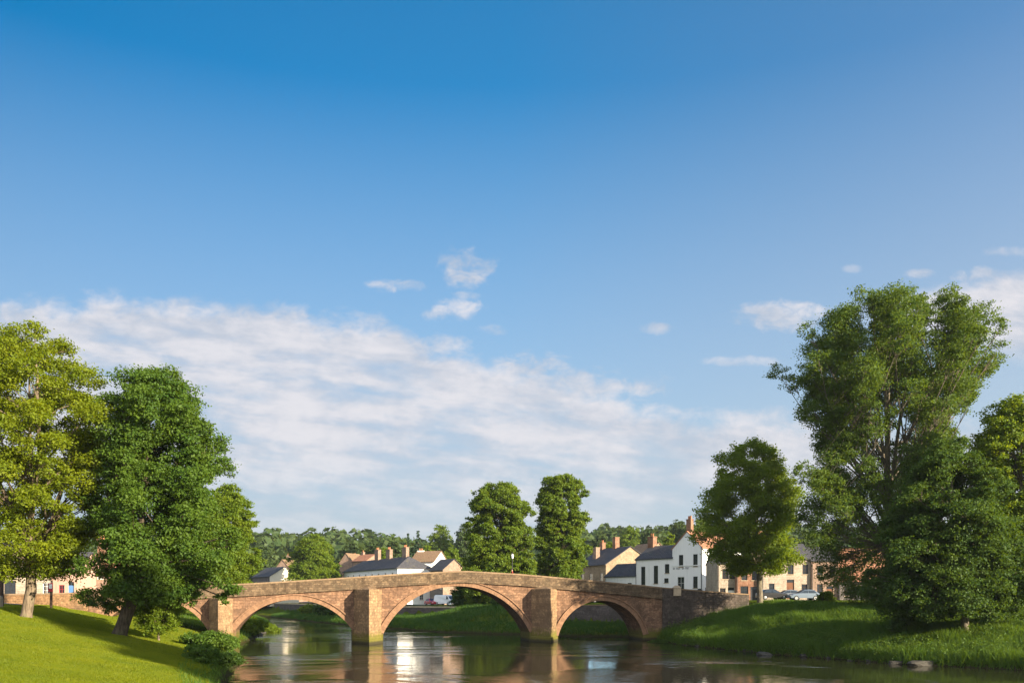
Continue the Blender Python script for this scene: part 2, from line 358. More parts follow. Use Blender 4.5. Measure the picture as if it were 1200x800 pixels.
m_leaf('leaf_lime', (.066, .112, .004), (.165, .190, .004), .52)
m_leaf('leaf_maple', (.024, .066, .010), (.080, .125, .008), .44)
m_leaf('leaf_bright', (.060, .110, .006), (.120, .160, .006), .5)
m_leaf('leaf_chestnut', (.042, .090, .008), (.110, .148, .008), .46)
m_leaf('leaf_poplar', (.024, .064, .012), (.082, .120, .010), .48)
m_leaf('leaf_sycamore', (.052, .104, .007), (.125, .165, .006), .52)
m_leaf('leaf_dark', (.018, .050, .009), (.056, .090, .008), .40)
m_leaf('leaf_wood', (.018, .044, .016), (.062, .085, .018), .35)
m_leaf('leaf_conifer', (.016, .036, .016), (.030, .055, .020), .2)
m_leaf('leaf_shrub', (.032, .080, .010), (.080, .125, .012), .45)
m_leaf('blade_lawn', (.066, .108, .001), (.158, .172, .001), .5)
m_leaf('blade_bank', (.032, .085, .008), (.080, .130, .010), .5)
m_leaf('leaf_weed', (.020, .062, .010), (.080, .125, .012), .42)
m_leaf('blade_bank_shaded', (.020, .062, .008), (.052, .098, .010), .45)  # bank blades in a darker colour, for the shade on the far slope
m_bark('bark_pale', (.20, .155, .11)); m_bark('bark_dark', (.10, .08, .058)); m_bark('bark_grey', (.20, .17, .13))

# ------------------------------------------------------------------ terrain
XL = [(-60, 30), (0, 4), (12, -3), (25, -8), (41, -13.6), (50, -17), (65, -21), (80, -26), (91, -30.6), (95, -30), (128, -37), (150, -42), (190, -55), (235, -82), (300, -140), (420, -400)]
XR = [(-60, 72), (0, 60), (20, 54), (40, 44), (59, 35), (62.5, 31), (68, 27), (76, 23), (91, 18), (100, 17.5), (109, 16), (111, 7), (116, 1), (125, -11), (139, -20), (156, -30), (187, -46), (235, -70), (300, -118), (420, -370)]
XW = [(60, 74), (100, 34), (110, 24), (120, 13), (126, 4.2), (152, -8.5), (163, -24), (180, -35), (215, -52), (260, -75), (320, -130), (420, -360)]
def sdist(pl, X, Y, side):
    pl = np.array(pl, float)
    d = np.full(X.shape, 1e9)
    for (y0, x0), (y1, x1) in zip(pl[:-1], pl[1:]):
        dx, dy = x1 - x0, y1 - y0
        t = np.clip(((X - x0) * dx + (Y - y0) * dy) / (dx * dx + dy * dy), 0, 1)
        d = np.minimum(d, np.hypot(X - x0 - t * dx, Y - y0 - t * dy))
    s = np.where(X < np.interp(Y, pl[:, 0], pl[:, 1]), 1, -1) * side
    return d * s
def vnoise(X, Y, s, seed=0):
    x, y = X / s + seed * 17.3, Y / s + seed * 5.7; xi, yi = np.floor(x), np.floor(y); fx, fy = x - xi, y - yi
    h = lambda a, b: (np.sin(a * 127.1 + b * 311.7 + seed * 74.7) * 43758.5453) % 1.0
    fx, fy = fx * fx * (3 - 2 * fx), fy * fy * (3 - 2 * fy)
    return (h(xi, yi) * (1 - fx) + h(xi + 1, yi) * fx) * (1 - fy) + (h(xi, yi + 1) * (1 - fx) + h(xi + 1, yi + 1) * fx) * fy
def dleft(X, Y): return sdist(XL, X, Y, 1) + (vnoise(X, Y, 3.0, 3) - .5) * .9
def dright(X, Y): return sdist(XR, X, Y, -1) + (vnoise(X, Y, 3.0, 4) - .5) * .9
def terrain(X, Y):
    X = np.asarray(X, float); Y = np.asarray(Y, float)
    dl, dr = dleft(X, Y), dright(X, Y)
    zl = np.interp(dl, [-8, -2, 0, .5, 2, 7, 11, 17, 22, 60], [-2.2, -.8, -.08, .45, 1.1, 2.2, 3.0, 4.15, 4.45, 4.7])
    zl = np.where(dl > 0, zl * (0.78 + .22 * sstep(22, 50, Y)), zl)
    zn = np.interp(dr, [-8, -2, 0, .5, 2, 5, 8, 11, 14, 40], [-2.2, -.8, -.08, .5, 1.0, 2.2, 3.3, 4.25, 4.5, 4.7])
    zn = np.where(dr > 0, zn * (.72 + .28 * sstep(62, 95, Y)), zn)
    lo = np.interp(dr, [-8, -2, 0, .5, 2, 9, 14, 30], [-2.2, -.8, -.08, .4, .75, 1.5, 1.9, 2.2])
    dw = sdist(XW, X, Y, -1)
    soft = 11 * sstep(124, 132, Y) * (1 - sstep(146, 154, Y)) + .25
    hi = 3.4 + 1.2 * sstep(-8, 26, X)
    k = np.clip((dw + soft) / (soft + .3), 0, 1); k = k * k * (3 - 2 * k)
    zf = lo + (np.maximum(hi, lo) - lo) * k
    zf = np.where(dr > 0, zf, lo)
    b = sstep(100, 111, Y)
    zr = zn * (1 - b) + zf * b
    z = np.where((dl > 0), zl, np.where(dr > 0, zr, np.maximum(zl, zr) if False else np.where(np.abs(dl) < np.abs(dr), zl, zr)))
    hill = sstep(250, 560, Y - .10 * X) * (9 + 15 * vnoise(X, Y, 130, 6) + 6 * vnoise(X, Y, 55, 9) + 15 * sstep(15, 120, X) + 7 * sstep(-40, -190, X)) + sstep(560, 900, Y) * 14 * sstep(0, -200, X)
    z = z + hill * sstep(-1, 8, np.maximum(dl, dr))
    z = z + (vnoise(X, Y, 7, 1) - .5) * .18 * sstep(1, 4, np.maximum(dl, dr)) + (vnoise(X, Y, 1.7, 2) - .5) * .10 * sstep(.2, 2, np.maximum(dl, dr))
    return z
def tz(x, y): return float(terrain(np.array([x]), np.array([y]))[0])

def axis(parts):
    out = []
    for a, b, s in parts: out.append(np.arange(a, b, s))
    return np.concatenate(out + [[parts[-1][1]]])
gx = axis([(-2200, -400, 90), (-400, -120, 9), (-120, -64, 2.5), (-64, 66, .7), (66, 130, 3), (130, 400, 9), (400, 2200, 90)])
gy = axis([(-300, -20, 14), (-20, 14, 2), (14, 135, .7), (135, 260, 1.8), (260, 700, 8), (700, 2600, 95)])
GX, GY = np.meshgrid(gx, gy)
GZ = terrain(GX.ravel(), GY.ravel()).reshape(GX.shape)
nx, ny = len(gx), len(gy)
idx = np.arange(nx * ny).reshape(ny, nx)
GF = np.stack([idx[:-1, :-1].ravel(), idx[:-1, 1:].ravel(), idx[1:, 1:].ravel(), idx[1:, :-1].ravel()], 1)
def m_ground():
    m, t, b = material('turf'); o = objc(t); n1 = t.noise(o, .25, 5, .6); n2 = t.noise(o, 2.2, 5, .65); n3 = t.noise(o, 12, 4, .7)
    k = t.mix(t.step(n1, .35, .65), (.055, .090, .010), (.100, .120, .012)); k = t.mix(t.step(n2, .5, .75, 0, .5), k, (.035, .06, .01)); k = t.mix(t.step(n3, .45, .75, 0, .6), k, (.12, .14, .02))
    geo = t.new('ShaderNodeNewGeometry'); sp = t.new('ShaderNodeSeparateXYZ'); t.l.new(geo.outputs['Position'], sp.inputs[0])
    k = t.mix(t.step(t.math('ADD', sp.outputs[2], t.math('MULTIPLY', n2, .5)), .75, .35), k, (.045, .042, .018))
    t.l.new(k, b.inputs['Base Color']); b.inputs['Roughness'].default_value = 1; b.inputs['Specular IOR Level'].default_value = 0
    bump(t, b, t.math('ADD', n3, n2), 1.0, .12); return m
gnd = mesh_np('ground', np.stack([GX.ravel(), GY.ravel(), GZ.ravel()], 1), GF, m_ground(), smooth=True); tag(gnd, 'green river banks and wooded hill behind the town', 'ground', kind='structure')

def m_water():
    m, t, b = material('river_water'); g = t.new('ShaderNodeNewGeometry'); pos = g.outputs['Position']
    sp = t.new('ShaderNodeSeparateXYZ'); t.l.new(pos, sp.inputs[0])
    flow = t.xyz(t.math('MULTIPLY', sp.outputs[0], 1.0), t.math('MULTIPLY', sp.outputs[1], .8), 0.0)
    a = t.noise(flow, .9, 3, .5, .4); c = t.noise(flow, 3.2, 3, .55, .3); e = t.noise(flow, 9, 2, .5)
    d = t.noise(t.xyz(t.math('MULTIPLY', sp.outputs[0], .5), sp.outputs[1], 2.0), .30, 4, .6, .3); fi = t.noise(t.xyz(t.math('MULTIPLY', sp.outputs[0], .8), sp.outputs[1], 5.0), 2.2, 3, .6)
    patch = t.noise(t.xyz(t.math('MULTIPLY', sp.outputs[0], .6), t.math('MULTIPLY', sp.outputs[1], 1.0), 0.0), .085, 4, .55, .6)
    p = t.math('MULTIPLY_ADD', t.step(patch, .46, .66), 1.0, .22)
    h = t.math('MULTIPLY', t.math('ADD', t.math('ADD', t.math('MULTIPLY', d, .045), t.math('MULTIPLY_ADD', a, .030, t.math('MULTIPLY', fi, .012))), t.math('ADD', t.math('MULTIPLY', c, .018), t.math('MULTIPLY', e, .0065))), p)
    bm = t.new('ShaderNodeBump'); bm.inputs['Strength'].default_value = 1; bm.inputs['Distance'].default_value = 1
    t.l.new(h, bm.inputs['Height']); t.l.new(bm.outputs[0], b.inputs['Normal'])
    t.set(b.inputs['Base Color'], (.022, .021, .011)); b.inputs['Roughness'].default_value = .03; b.inputs['IOR'].default_value = 1.33
    return m
wat = MB(); wat.face([(-1500, -260, 0), (1500, -260, 0), (1500, 460, 0), (-1500, 460, 0)])
tag(wat.build('river', m_water()), 'brown green river running under the bridge', 'river', kind='structure')

# ------------------------------------------------------------------ grass and bank growth (nobody could count it)
def blades(name, X, Y, h, w, mat, lean=.35, label=None, cat='grass', z=None):
    n = len(X); z = terrain(X, Y) if z is None else z
    a = rng.uniform(0, 2 * pi, n); hh = h * rng.uniform(.55, 1.3, n); ww = w * rng.uniform(.7, 1.3, n)
    la = rng.uniform(0, 2 * pi, n); ll = hh * lean * rng.uniform(0, 1.6, n)
    c = np.stack([X, Y, z - .03], 1)
    t = np.stack([np.cos(a), np.sin(a), np.zeros(n)], 1) * ww[:, None] / 2
    top = c + np.stack([np.cos(la) * ll, np.sin(la) * ll, hh], 1)
    V = np.stack([c - t, c + t, top], 1).reshape(-1, 3); F = np.arange(3 * n).reshape(n, 3)
    o = mesh_np(name, V, F, mat, rnd=rng.uniform(0, 1, n))
    return tag(o, label, cat, kind='stuff')
def sample(n, x0, x1, y0, y1, fn):
    X = rng.uniform(x0, x1, n); Y = rng.uniform(y0, y1, n); k = fn(X, Y); return X[k], Y[k]
def inview(X, Y, m=.03): return (np.abs(X) < (.6 + m) * Y)
# lawn: density falls with distance, blades get broader
LX, LY = [], []
n = 1500000
Yq = 20 + 72 * rng.uniform(0, 1, n) ** 1.35; Xq = -rng.uniform(.1, .64, n) * Yq
dl = dleft(Xq, Yq); k = (dl > 1.0)
k &= ~((Yq > 82) & (dl > 19))
Xq, Yq = Xq[k], Yq[k]
blades('lawn_grass', Xq, Yq, (.06 + .0006 * Yq) * (.6 + .9 * vnoise(Xq, Yq, 1.3, 21) * vnoise(Xq, Yq, 6, 22) + .35 * vnoise(Xq, Yq, .5, 23)), .012 + .0008 * Yq, MATS['blade_lawn'], label='short mown yellow green grass on the near bank')
def bank_r(X, Y):
    d = dright(X, Y); return (d > .02) & (d < 16) & inview(X, Y, .05)
X1, Y1 = sample(420000, 14, 66, 52, 104, bank_r)
hz = .34 + .75 * vnoise(X1, Y1, 2.2, 8) ** 3 + .25 * vnoise(X1, Y1, .8, 12) ** 2; hz = np.where(dright(X1, Y1) > 8, hz * .5, hz); hz = np.where(dright(X1, Y1) < 1.2, hz + .28, hz)
blades('bank_grass', X1, Y1, hz, .045 + .02 * rng.uniform(0, 1, len(X1)), MATS['blade_bank'], .6, 'long rough grass down the shaded bank below the trees')
X2, Y2 = sample(400000, -62, 26, 104, 236, lambda X, Y: (dright(X, Y) > .2) & (sdist(XW, X, Y, -1) < -.3 + 12 * (sstep(126, 132, Y) * (1 - sstep(146, 152, Y)))) & (dright(X, Y) < 26))
blades('bank_grass', X2, Y2, .30 + .6 * vnoise(X2, Y2, 3, 9) ** 2, .09, MATS['blade_bank_shaded'], .5, 'rough green grass on the far bank seen through the arches')
X3, Y3 = sample(160000, -70, -10, 30, 200, lambda X, Y: (dleft(X, Y) > .1) & (dleft(X, Y) < np.where(Y > 93, 9, 2.2)))
blades('bank_grass', X3, Y3, np.where(Y3 > 93, .35, .28) * (.6 + .9 * vnoise(X3, Y3, 2, 5)), .05, MATS['blade_bank'], .6, 'tufted grass fringe along the edge of the lawn')

# ------------------------------------------------------------------ foliage and trees
def leaf_quads(C, N, size, asp=.62):
    n = len(C); N = N / np.linalg.norm(N, axis=1, keepdims=True)
    r = rng.normal(size=(n, 3)); T = r - N * (r * N).sum(1, keepdims=True); T /= np.linalg.norm(T, axis=1, keepdims=True)
    B = np.cross(N, T); s = (size * rng.uniform(.65, 1.3, n))[:, None] / 2
    V = np.stack([C - T * s, C + B * s * asp - T * s * .1 + N * s * .18, C + T * s, C - B * s * asp - T * s * .1 + N * s * .18], 1).reshape(-1, 3)
    return V, np.arange(4 * n).reshape(n, 4)
def lobe_leaves(L, per, twigs, flat, upb, scatter):
    """L: (n,4) lobe centres and radii -> leaf centres, normals, tint"""
    Cs, Ns, Rs, TW = [], [], [], []
    tot = (L[:, 3] ** 2).sum()
    for cx, cy, cz, r in L:
        k = max(4, int(twigs * (r * r * len(L) / tot)))
        d = rng.normal(size=(k, 3)); d[:, 2] = d[:, 2] + .35; d /= np.linalg.norm(d, axis=1, keepdims=True)
        tw = np.array([cx, cy, cz]) + d * (r * rng.uniform(.35, 1.0, (k, 1)) ** .6) * np.array([1, 1, flat])
        TW.append(tw)
        m = max(5, int(per * r * r / tot / k))
        off = rng.normal(size=(k, m, 3)) * np.array([1, 1, .55]) * r * scatter
        c = (tw[:, None] + off).reshape(-1, 3); dd = np.repeat(d, m, 0)
        N = dd * .55 + rng.normal(size=c.shape) * .62 + np.array([0, 0, upb])
        Cs.append(c); Ns.append(N); Rs.append(np.repeat(rng.uniform(0, 1, k), m) * .6 + rng.uniform(0, .4, k * m))
    return np.concatenate(Cs), np.concatenate(Ns), np.concatenate(Rs), TW
def prof_lobes(prof, n, lr, depth=1.0, core=.25, seed=0, rough=.42):
    """random lobes filling a crown given by (z, reach west, reach east)"""
    g = np.random.default_rng(seed); prof = sorted(prof); zs = np.array([p[0] for p in prof]); rl = np.array([p[1] for p in prof]); rr = np.array([p[2] for p in prof])
    out = []; zz = np.linspace(zs[0], zs[-1], 60); wgt = np.interp(zz, zs, (rl + rr) / 2) ** 1.3 + .02; cdf = np.cumsum(wgt) / wgt.sum()
    for i in range(n):
        q = (i + g.uniform()) / n; z = np.interp(q, cdf, zz); a = (i * 2.399963 + g.uniform(-.5, .5)); ca = cos(a)
        L, Rr = np.interp(z, zs, rl), np.interp(z, zs, rr); rf = (L + Rr) / 2 * depth
        Rm = (Rr if ca > 0 else L) * ca * ca + rf * (1 - ca * ca)
        Rm *= 1.20 - rough * float(vnoise(np.array([a * 1.25 + seed]), np.array([z / (lr * 2.4)]), 1.0, seed % 7)[0])
        r = min(lr * g.uniform(.65, 1.2), max(Rm * .75, lr * .3))
        f = g.uniform(core, 1) ** .42
        rad = max(0, Rm - r * .62) * f
        top = zs[-1] - r * .75; bot = zs[0] + r * .5
        out.append((cos(a) * rad, sin(a) * rad, min(max(z, bot), top), r))
    return np.array(out)
def limbs(mb, leaders, L, TW, r0, rise, zmin=0.0, twig=True):
    """leaders: list of (points, radii); every lobe gets a bough from the best leader point"""
    pts = []
    for P, rad in leaders:
        for i in range(len(P) - 1):
            for s in (0, .33, .66):
                p = Vector(P[i]).lerp(Vector(P[i + 1]), s); pts.append((p, rad[i] * (1 - s) + rad[i + 1] * s))
        p = Vector(P[-1]); pts.append((p, rad[-1]))
    for li, (cx, cy, cz, r) in enumerate(L):
        c = Vector((cx, cy, cz)); best, bp = 1e9, None
        for p, rd in pts:
            h = sqrt((p.x - cx) ** 2 + (p.y - cy) ** 2); want = cz - rise * h
            sc = abs(p.z - max(want, zmin)) + .25 * h
            if sc < best: best, bp = sc, (p, rd)
        p, rd = bp; d = (c - p).length
        rr = min(rd * .5, .022 + d * .012)
        mid = p.lerp(c, .5) + Vector((random.uniform(-.06, .06) * d, random.uniform(-.06, .06) * d, (.08 if rise < 1.2 else -.05) * d))
        mb.tube([p, p.lerp(mid, .5) + Vector((0, 0, .02 * d)), mid, c], [rr, rr * .85, rr * .65, rr * .3], 5, cap=False)
        if twig:
            for q in TW[li][::3]: mb.tube([mid.lerp(c, .7), Vector(q)], [rr * .32, .008], 3, cap=False)
def trunk_flare(mb, P, rad, n=10):
    mb.tube(P, rad, n)
LEAF_K = 2.3
def make_tree(name, label, cat, base, Y, prof_px, axis_px, leaf, n_leaf, leaf_s, n_lobe, lobe_r, trunk_r, bark, trunk_px=None, lead_px=None, depth=1.0, rise=.8, flat=.75, upb=.35,
              group=None, seed=1, extra=None, twigs=900, scatter=.17, core=.25, plume=None, first=.2, rough=.42):
    """prof_px rows: (photo row, reach west, reach east) in photo pixels at distance Y"""
    m = Y / 1000.0; bx = U(base, Y); bz = tz(bx, Y) - .05
    root = empty(name, (bx, Y, bz), 0, label, cat, group)
    ax = (axis_px - base) * m
    prof = [(Z(py, Y) - bz, a * m, b * m) for py, a, b in prof_px]
    L = prof_lobes(prof, n_lobe, lobe_r, depth, core, seed, rough); L[:, 0] += ax
    top = max(p[0] for p in prof)
    if trunk_px: P = [((px - base) * m, random.uniform(-.1, .1), Z(py, Y) - bz) for px, py in trunk_px]
    else: P = [(0, 0, 0), (ax * .3, 0, top * .3), (ax * .8, .1, top * .6), (ax, 0, top * .88)]
    P[0] = (P[0][0], 0, -.1)
    k = len(P); rad = [trunk_r * (1 - .93 * (i / (k - 1)) ** .85) for i in range(k)]
    p0, p1 = Vector(P[0]), Vector(P[1]); P2 = [p0, p0.lerp(p1, .06), p0.lerp(p1, .2)] + [Vector(q) for q in P[1:]]; rad2 = [trunk_r * 1.55, trunk_r * 1.15, trunk_r * 1.0, trunk_r * .92] + rad[2:]
    leaders = [(P2, rad2)]
    mb = MB(); mb.tube(P2, rad2, 12)
    for (q, rr) in (lead_px or []):
        Q = [Vector(((a - base) * m, dy, Z(b, Y) - bz)) for a, b, dy in q]; rs = [rr * (1 - .88 * i / (len(Q) - 1)) for i in range(len(Q))]
        mb.tube(Q, rs, 8, cap=False); leaders.append((Q, rs))
    if lead_px: top = max(top, max(q.z for Q, rs in leaders for q in Q) + .6)
    if plume:                                       # upright plumes of foliage round the leaders
        g = np.random.default_rng(seed + 5); ex = []
        for Q, rs in leaders[1:]:
            for i in range(plume):
                s = g.uniform(.38, 1.04); j = min(int(s * (len(Q) - 1)), len(Q) - 2); f = s * (len(Q) - 1) - j
                p = Q[j] + (Q[j + 1] - Q[j]) * f; w = lobe_r * (1.25 - .75 * s) * 1.3
                ex.append((p.x + g.normal() * w * .55, p.y + g.normal() * w * .55, min(p.z + g.normal() * .5, top - .5), lobe_r * g.uniform(.6, 1.0) * (1.25 - .5 * s)))
        L = np.concatenate([L, np.array(ex)])
    if extra: L = np.concatenate([L, np.array([((a - base) * m, dy, Z(b, Y) - bz, r * m) for a, b, r, dy in extra])])
    C, N, T, TW = lobe_leaves(L, n_leaf * LEAF_K, twigs * 1.5 / len(L), flat, upb, scatter)
    limbs(mb, leaders, L, TW, trunk_r, rise, top * first)
    mb.build('trunk', MATS[bark], root, smooth=True)
    V, F = leaf_quads(C, N, leaf_s)
    mesh_np('crown', V, F, MATS[leaf], root, rnd=T)
    return root

make_tree('lime_tree', 'tall yellow green tree with a pale straight trunk beside the signpost on the lawn', 'tree', 30, 60,
          [(377, 14, 14), (395, 45, 42), (420, 62, 66), (450, 80, 94), (490, 92, 106), (530, 95, 106), (570, 92, 98), (610, 85, 90), (650, 75, 76), (678, 40, 34)], 35,
          'leaf_lime', 66000, .19, 150, 1.15, .37, 'bark_pale', trunk_px=[(30, 738), (36, 690), (37, 600), (35, 500), (34, 400)],
          lead_px=[([(36, 665, 0), (55, 600, 1), (75, 520, 1.5), (85, 440, 1)], .2), ([(36, 640, 0), (10, 570, -1), (-5, 480, -1), (0, 420, 0)], .2), ([(36, 610, 0), (60, 530, -1.5), (62, 450, -2), (50, 400, -1)], .2)],
          seed=3, twigs=2400, flat=.6, scatter=.25, upb=.5)
make_tree('maple_tree', 'dense dark green tree with a leaning forked trunk at the lawn edge', 'tree', 140, 60,
          [(431, 12, 14), (446, 50, 46), (470, 66, 68), (510, 72, 82), (550, 76, 92), (590, 80, 97), (630, 82, 102), (668, 86, 104), (690, 78, 98), (706, 66, 50)], 181,
          'leaf_maple', 80000, .19, 125, 1.15, .46, 'bark_dark', trunk_px=[(139, 744), (156, 695), (163, 640), (172, 540), (178, 450)],
          lead_px=[([(156, 690, 0), (190, 640, .8), (225, 580, 1), (240, 510, .5)], .25), ([(160, 660, 0), (135, 600, -1), (135, 530, -1), (150, 470, 0)], .22)],
          seed=8, twigs=2200, scatter=.22, rough=.7, extra=[(110, 700, 16, -.5), (126, 712, 13, .6), (272, 688, 14, -1), (262, 700, 10, 0)])
make_tree('young_sycamore', 'bright leafy sapling growing at the foot of the leaning tree', 'tree', 186, 62.5,
          [(660, 8, 10), (675, 20, 24), (695, 30, 32), (715, 34, 30), (732, 24, 22), (741, 12, 12)], 186, 'leaf_bright', 9000, .16, 60, .6, .09, 'bark_pale', seed=14, twigs=420, first=.05, scatter=.3, depth=.8)
make_tree('ash_tree', 'yellow green tree rising behind the parapet at the near end of the bridge', 'tree', 264, 108,
          [(568, 9, 10), (588, 28, 32), (612, 34, 38), (640, 38, 37), (668, 38, 34), (695, 30, 28)], 265, 'leaf_sycamore', 26000, .28, 70, 1.2, .35, 'bark_grey', seed=21, twigs=900, scatter=.22)
make_tree('round_tree', 'round yellow green tree standing between the slate roof and the long terrace', 'tree', 368, 232,
          [(625, 7, 7), (633, 18, 16), (648, 27, 26), (668, 30, 31), (690, 28, 36), (700, 20, 25)], 368, 'leaf_sycamore', 26000, .5, 80, 2.0, .5, 'bark_grey', seed=30, twigs=900, scatter=.22)
make_tree('chestnut_tree', 'broad domed tree, wider of the pair behind the bridge crown', 'tree', 588, 150,
          [(566, 14, 12), (577, 32, 27), (594, 42, 36), (620, 40, 40), (648, 42, 42), (670, 46, 44), (690, 46, 42), (708, 38, 34)], 586, 'leaf_chestnut', 46000, .38, 150, 1.45, .6, 'bark_dark', seed=33, twigs=1700, scatter=.22)
make_tree('chestnut_tree', 'tall narrow columnar tree, slimmer of the pair behind the bridge', 'tree', 658, 156,
          [(557, 11, 11), (566, 25, 23), (584, 29, 28), (610, 28, 31), (640, 31, 34), (665, 34, 33), (688, 28, 27)], 658, 'leaf_chestnut', 40000, .38, 130, 1.3, .55, 'bark_dark', seed=37, twigs=1500, scatter=.22)
make_tree('sycamore_tree', 'mid sized tree with a slim trunk at the top of the bank by the wall', 'tree', 891, 104,
          [(516, 14, 13), (530, 38, 28), (550, 58, 38), (580, 65, 49), (610, 63, 53), (638, 62, 60), (656, 48, 62), (672, 26, 40)], 885,
          'leaf_sycamore', 40000, .26, 140, 1.3, .36, 'bark_grey', trunk_px=[(891, 709), (890, 680), (888, 640), (885, 590), (882, 530)],
          lead_px=[([(890, 665, 0), (865, 625, .5), (850, 575, 0)], .16), ([(890, 660, 0), (910, 620, -.5), (918, 570, 0)], .16)], seed=41, twigs=1600, rise=.7, scatter=.27)
make_tree('poplar_tree', 'very tall poplar with upswept airy plumes, tallest tree on the bank', 'tree', 1046, 86.5,
          [(345, 28, 12), (362, 70, 62), (385, 88, 98), (408, 112, 118), (440, 130, 112), (475, 118, 95), (510, 105, 75), (550, 112, 70), (590, 108, 60), (625, 102, 50), (660, 94, 40), (690, 84, 20), (706, 70, 5)], 1040,
          'leaf_poplar', 150000, .20, 300, 1.3, .55, 'bark_grey', trunk_px=[(1046, 712), (1043, 640), (1040, 575), (1042, 480), (1040, 380)],
          lead_px=[([(1041, 600, 0), (1012, 500, 1), (992, 420, .5), (985, 368, 0)], .24), ([(1040, 560, 0), (1030, 460, -1.5), (1028, 395, -1), (1026, 357, -.5)], .22),
                   ([(1042, 590, 0), (1062, 490, 1.5), (1074, 410, 1), (1080, 360, .5)], .24), ([(1043, 600, 0), (1085, 500, -1), (1118, 430, -1), (1136, 382, -.5)], .22),
                   ([(1042, 620, 0), (990, 540, -2), (966, 485, -2), (952, 440, -1)], .2), ([(1043, 610, 0), (1095, 530, 2), (1140, 460, 2), (1166, 425, 1)], .2), ([(1041, 580, 0), (1044, 470, 3), (1050, 400, 4), (1056, 362, 3)], .2),
                   ([(1041, 640, 0), (990, 600, -3), (955, 580, -4), (935, 560, -4)], .16), ([(1043, 560, 0), (1078, 450, -3), (1100, 390, -3), (1104, 362, -2)], .2)],
          seed=52, twigs=5200, rise=1.3, plume=24, flat=1.0, upb=.15, scatter=.27)
make_tree('maple_tree', 'spreading dark tree with boughs to the ground on the near riverbank', 'tree', 1131, 68,
          [(512, 13, 14), (530, 40, 34), (560, 58, 52), (600, 76, 70), (640, 86, 84), (680, 90, 100), (706, 86, 100), (722, 66, 84)], 1111,
          'leaf_dark', 95000, .20, 150, 1.2, .3, 'bark_grey', trunk_px=[(1131, 738), (1129, 700), (1122, 640), (1114, 560), (1111, 525)], seed=61, twigs=2400, scatter=.22, rough=.6)
make_tree('ash_tree', 'tall tree cut by the edge of the view beyond the spreading dark tree', 'tree', 1200, 76.5,
          [(466, 16, 18), (484, 36, 36), (518, 48, 56), (560, 54, 70), (620, 46, 75), (680, 38, 75), (705, 30, 60)], 1197,
          'leaf_sycamore', 56000, .26, 110, 1.3, .45, 'bark_grey', seed=66, twigs=1700, scatter=.22)

# coarse weeds and dock leaves mixed through the rough bank
def weeds(name, label, X, Y, r, h, per, leaf_s, mat):
    z = terrain(X, Y); n = len(X); C = np.stack([np.repeat(X, per), np.repeat(Y, per), np.repeat(z, per)], 1)
    d = rng.normal(size=(n * per, 3)); rr = np.repeat(r, per)[:, None]; hh = np.repeat(h, per)
    C[:, :2] += d[:, :2] * rr * .5; C[:, 2] += np.abs(rng.uniform(.05, 1, n * per)) * hh * np.exp(-(d[:, :2] ** 2).sum(1) * .35)
    V, F = leaf_quads(C, rng.normal(size=C.shape) * .6 + np.array([0, 0, .6]), leaf_s, .5)
    return tag(mesh_np(name, V, F, MATS[mat], rnd=np.repeat(rng.uniform(0, .7, n), per) + rng.uniform(0, .3, n * per)), label, 'weeds', kind='stuff')
X4, Y4 = sample(16000, 14, 66, 52, 104, lambda X, Y: (dright(X, Y) > .1) & (dright(X, Y) < 7.5) & inview(X, Y, .05) & (vnoise(X, Y, 2.4, 15) > np.where(dright(X, Y) < 2.5, .30, .50)))
n4 = len(X4); weeds('bank_weeds', 'coarse leafy weeds mixed through the shaded bank', X4, Y4, rng.uniform(.35, .85, n4), rng.uniform(.5, 1.7, n4) * np.where(dright(X4, Y4) < 3.5, 1, .65), 60, .15, 'leaf_weed')
X5, Y5 = sample(5000, -62, 20, 104, 200, lambda X, Y: (dright(X, Y) > .1) & (dright(X, Y) < 4) & (vnoise(X, Y, 3, 16) > .45))
n5 = len(X5); weeds('bank_weeds', 'leafy weeds along the far waterline beyond the arches', X5, Y5, rng.uniform(.3, .8, n5), rng.uniform(.4, 1.1, n5), 40, .24, 'leaf_maple')
# riverside and garden shrubs: low crowns with a few stems
def make_shrub(label, px, Y, w, h, leaf, n, leaf_s, seed, depth=1.0, x=None):
    X = U(px, Y) if x is None else x; z = tz(X, Y) - .08
    root = empty('shrub', (X, Y, z), 0, label, 'shrub')
    L = prof_lobes([(.05, w * .8, w * .8), (h * .35, w, w), (h * .75, w * .7, w * .7), (h, w * .25, w * .25)], 22, w * .38, depth, .3, seed)
    C, N, T, TW = lobe_leaves(L, n, 260 / 22, .7, .4, .2)
    mb = MB()
    for i, l in enumerate(L):
        mb.tube([(0, 0, 0), (l[0] * .5, l[1] * .5, l[2] * .6), (l[0], l[1], l[2])], [.035, .025, .01], 4, cap=False)
    mb.build('stem', MATS['bark_dark'], root)
    V, F = leaf_quads(C, N, leaf_s); mesh_np('foliage', V, F, MATS[leaf], root, rnd=T); return root
make_shrub('dense green bush overhanging the water beside the near pier', 247, 66, 2.2, 1.4, 'leaf_shrub', 9000, .17, 101)
make_shrub('low dark bush trailing into the water at the lawn edge', 262, 57, 1.3, 1.0, 'leaf_dark', 6000, .15, 102)
make_shrub('rounded bright bush on the lawn edge above the trailing bush', 238, 54, 1.3, 1.3, 'leaf_shrub', 6000, .15, 103)
make_shrub('small bush against the shaded side of the near pier', 245, 84, 1.0, 1.0, 'leaf_shrub', 3500, .18, 108)
make_shrub('sunlit bush at the water edge under the second arch', 292, 108, 2.4, 2.1, 'leaf_bright', 9000, .22, 104)
make_shrub('low bright bush on the bank beyond the second arch', 312, 126, 2.2, 1.5, 'leaf_bright', 6000, .25, 105)
make_shrub('weedy clump at the foot of the bridge where the stone wall begins', 772, 96, 1.3, .9, 'leaf_dark', 4000, .18, 106)
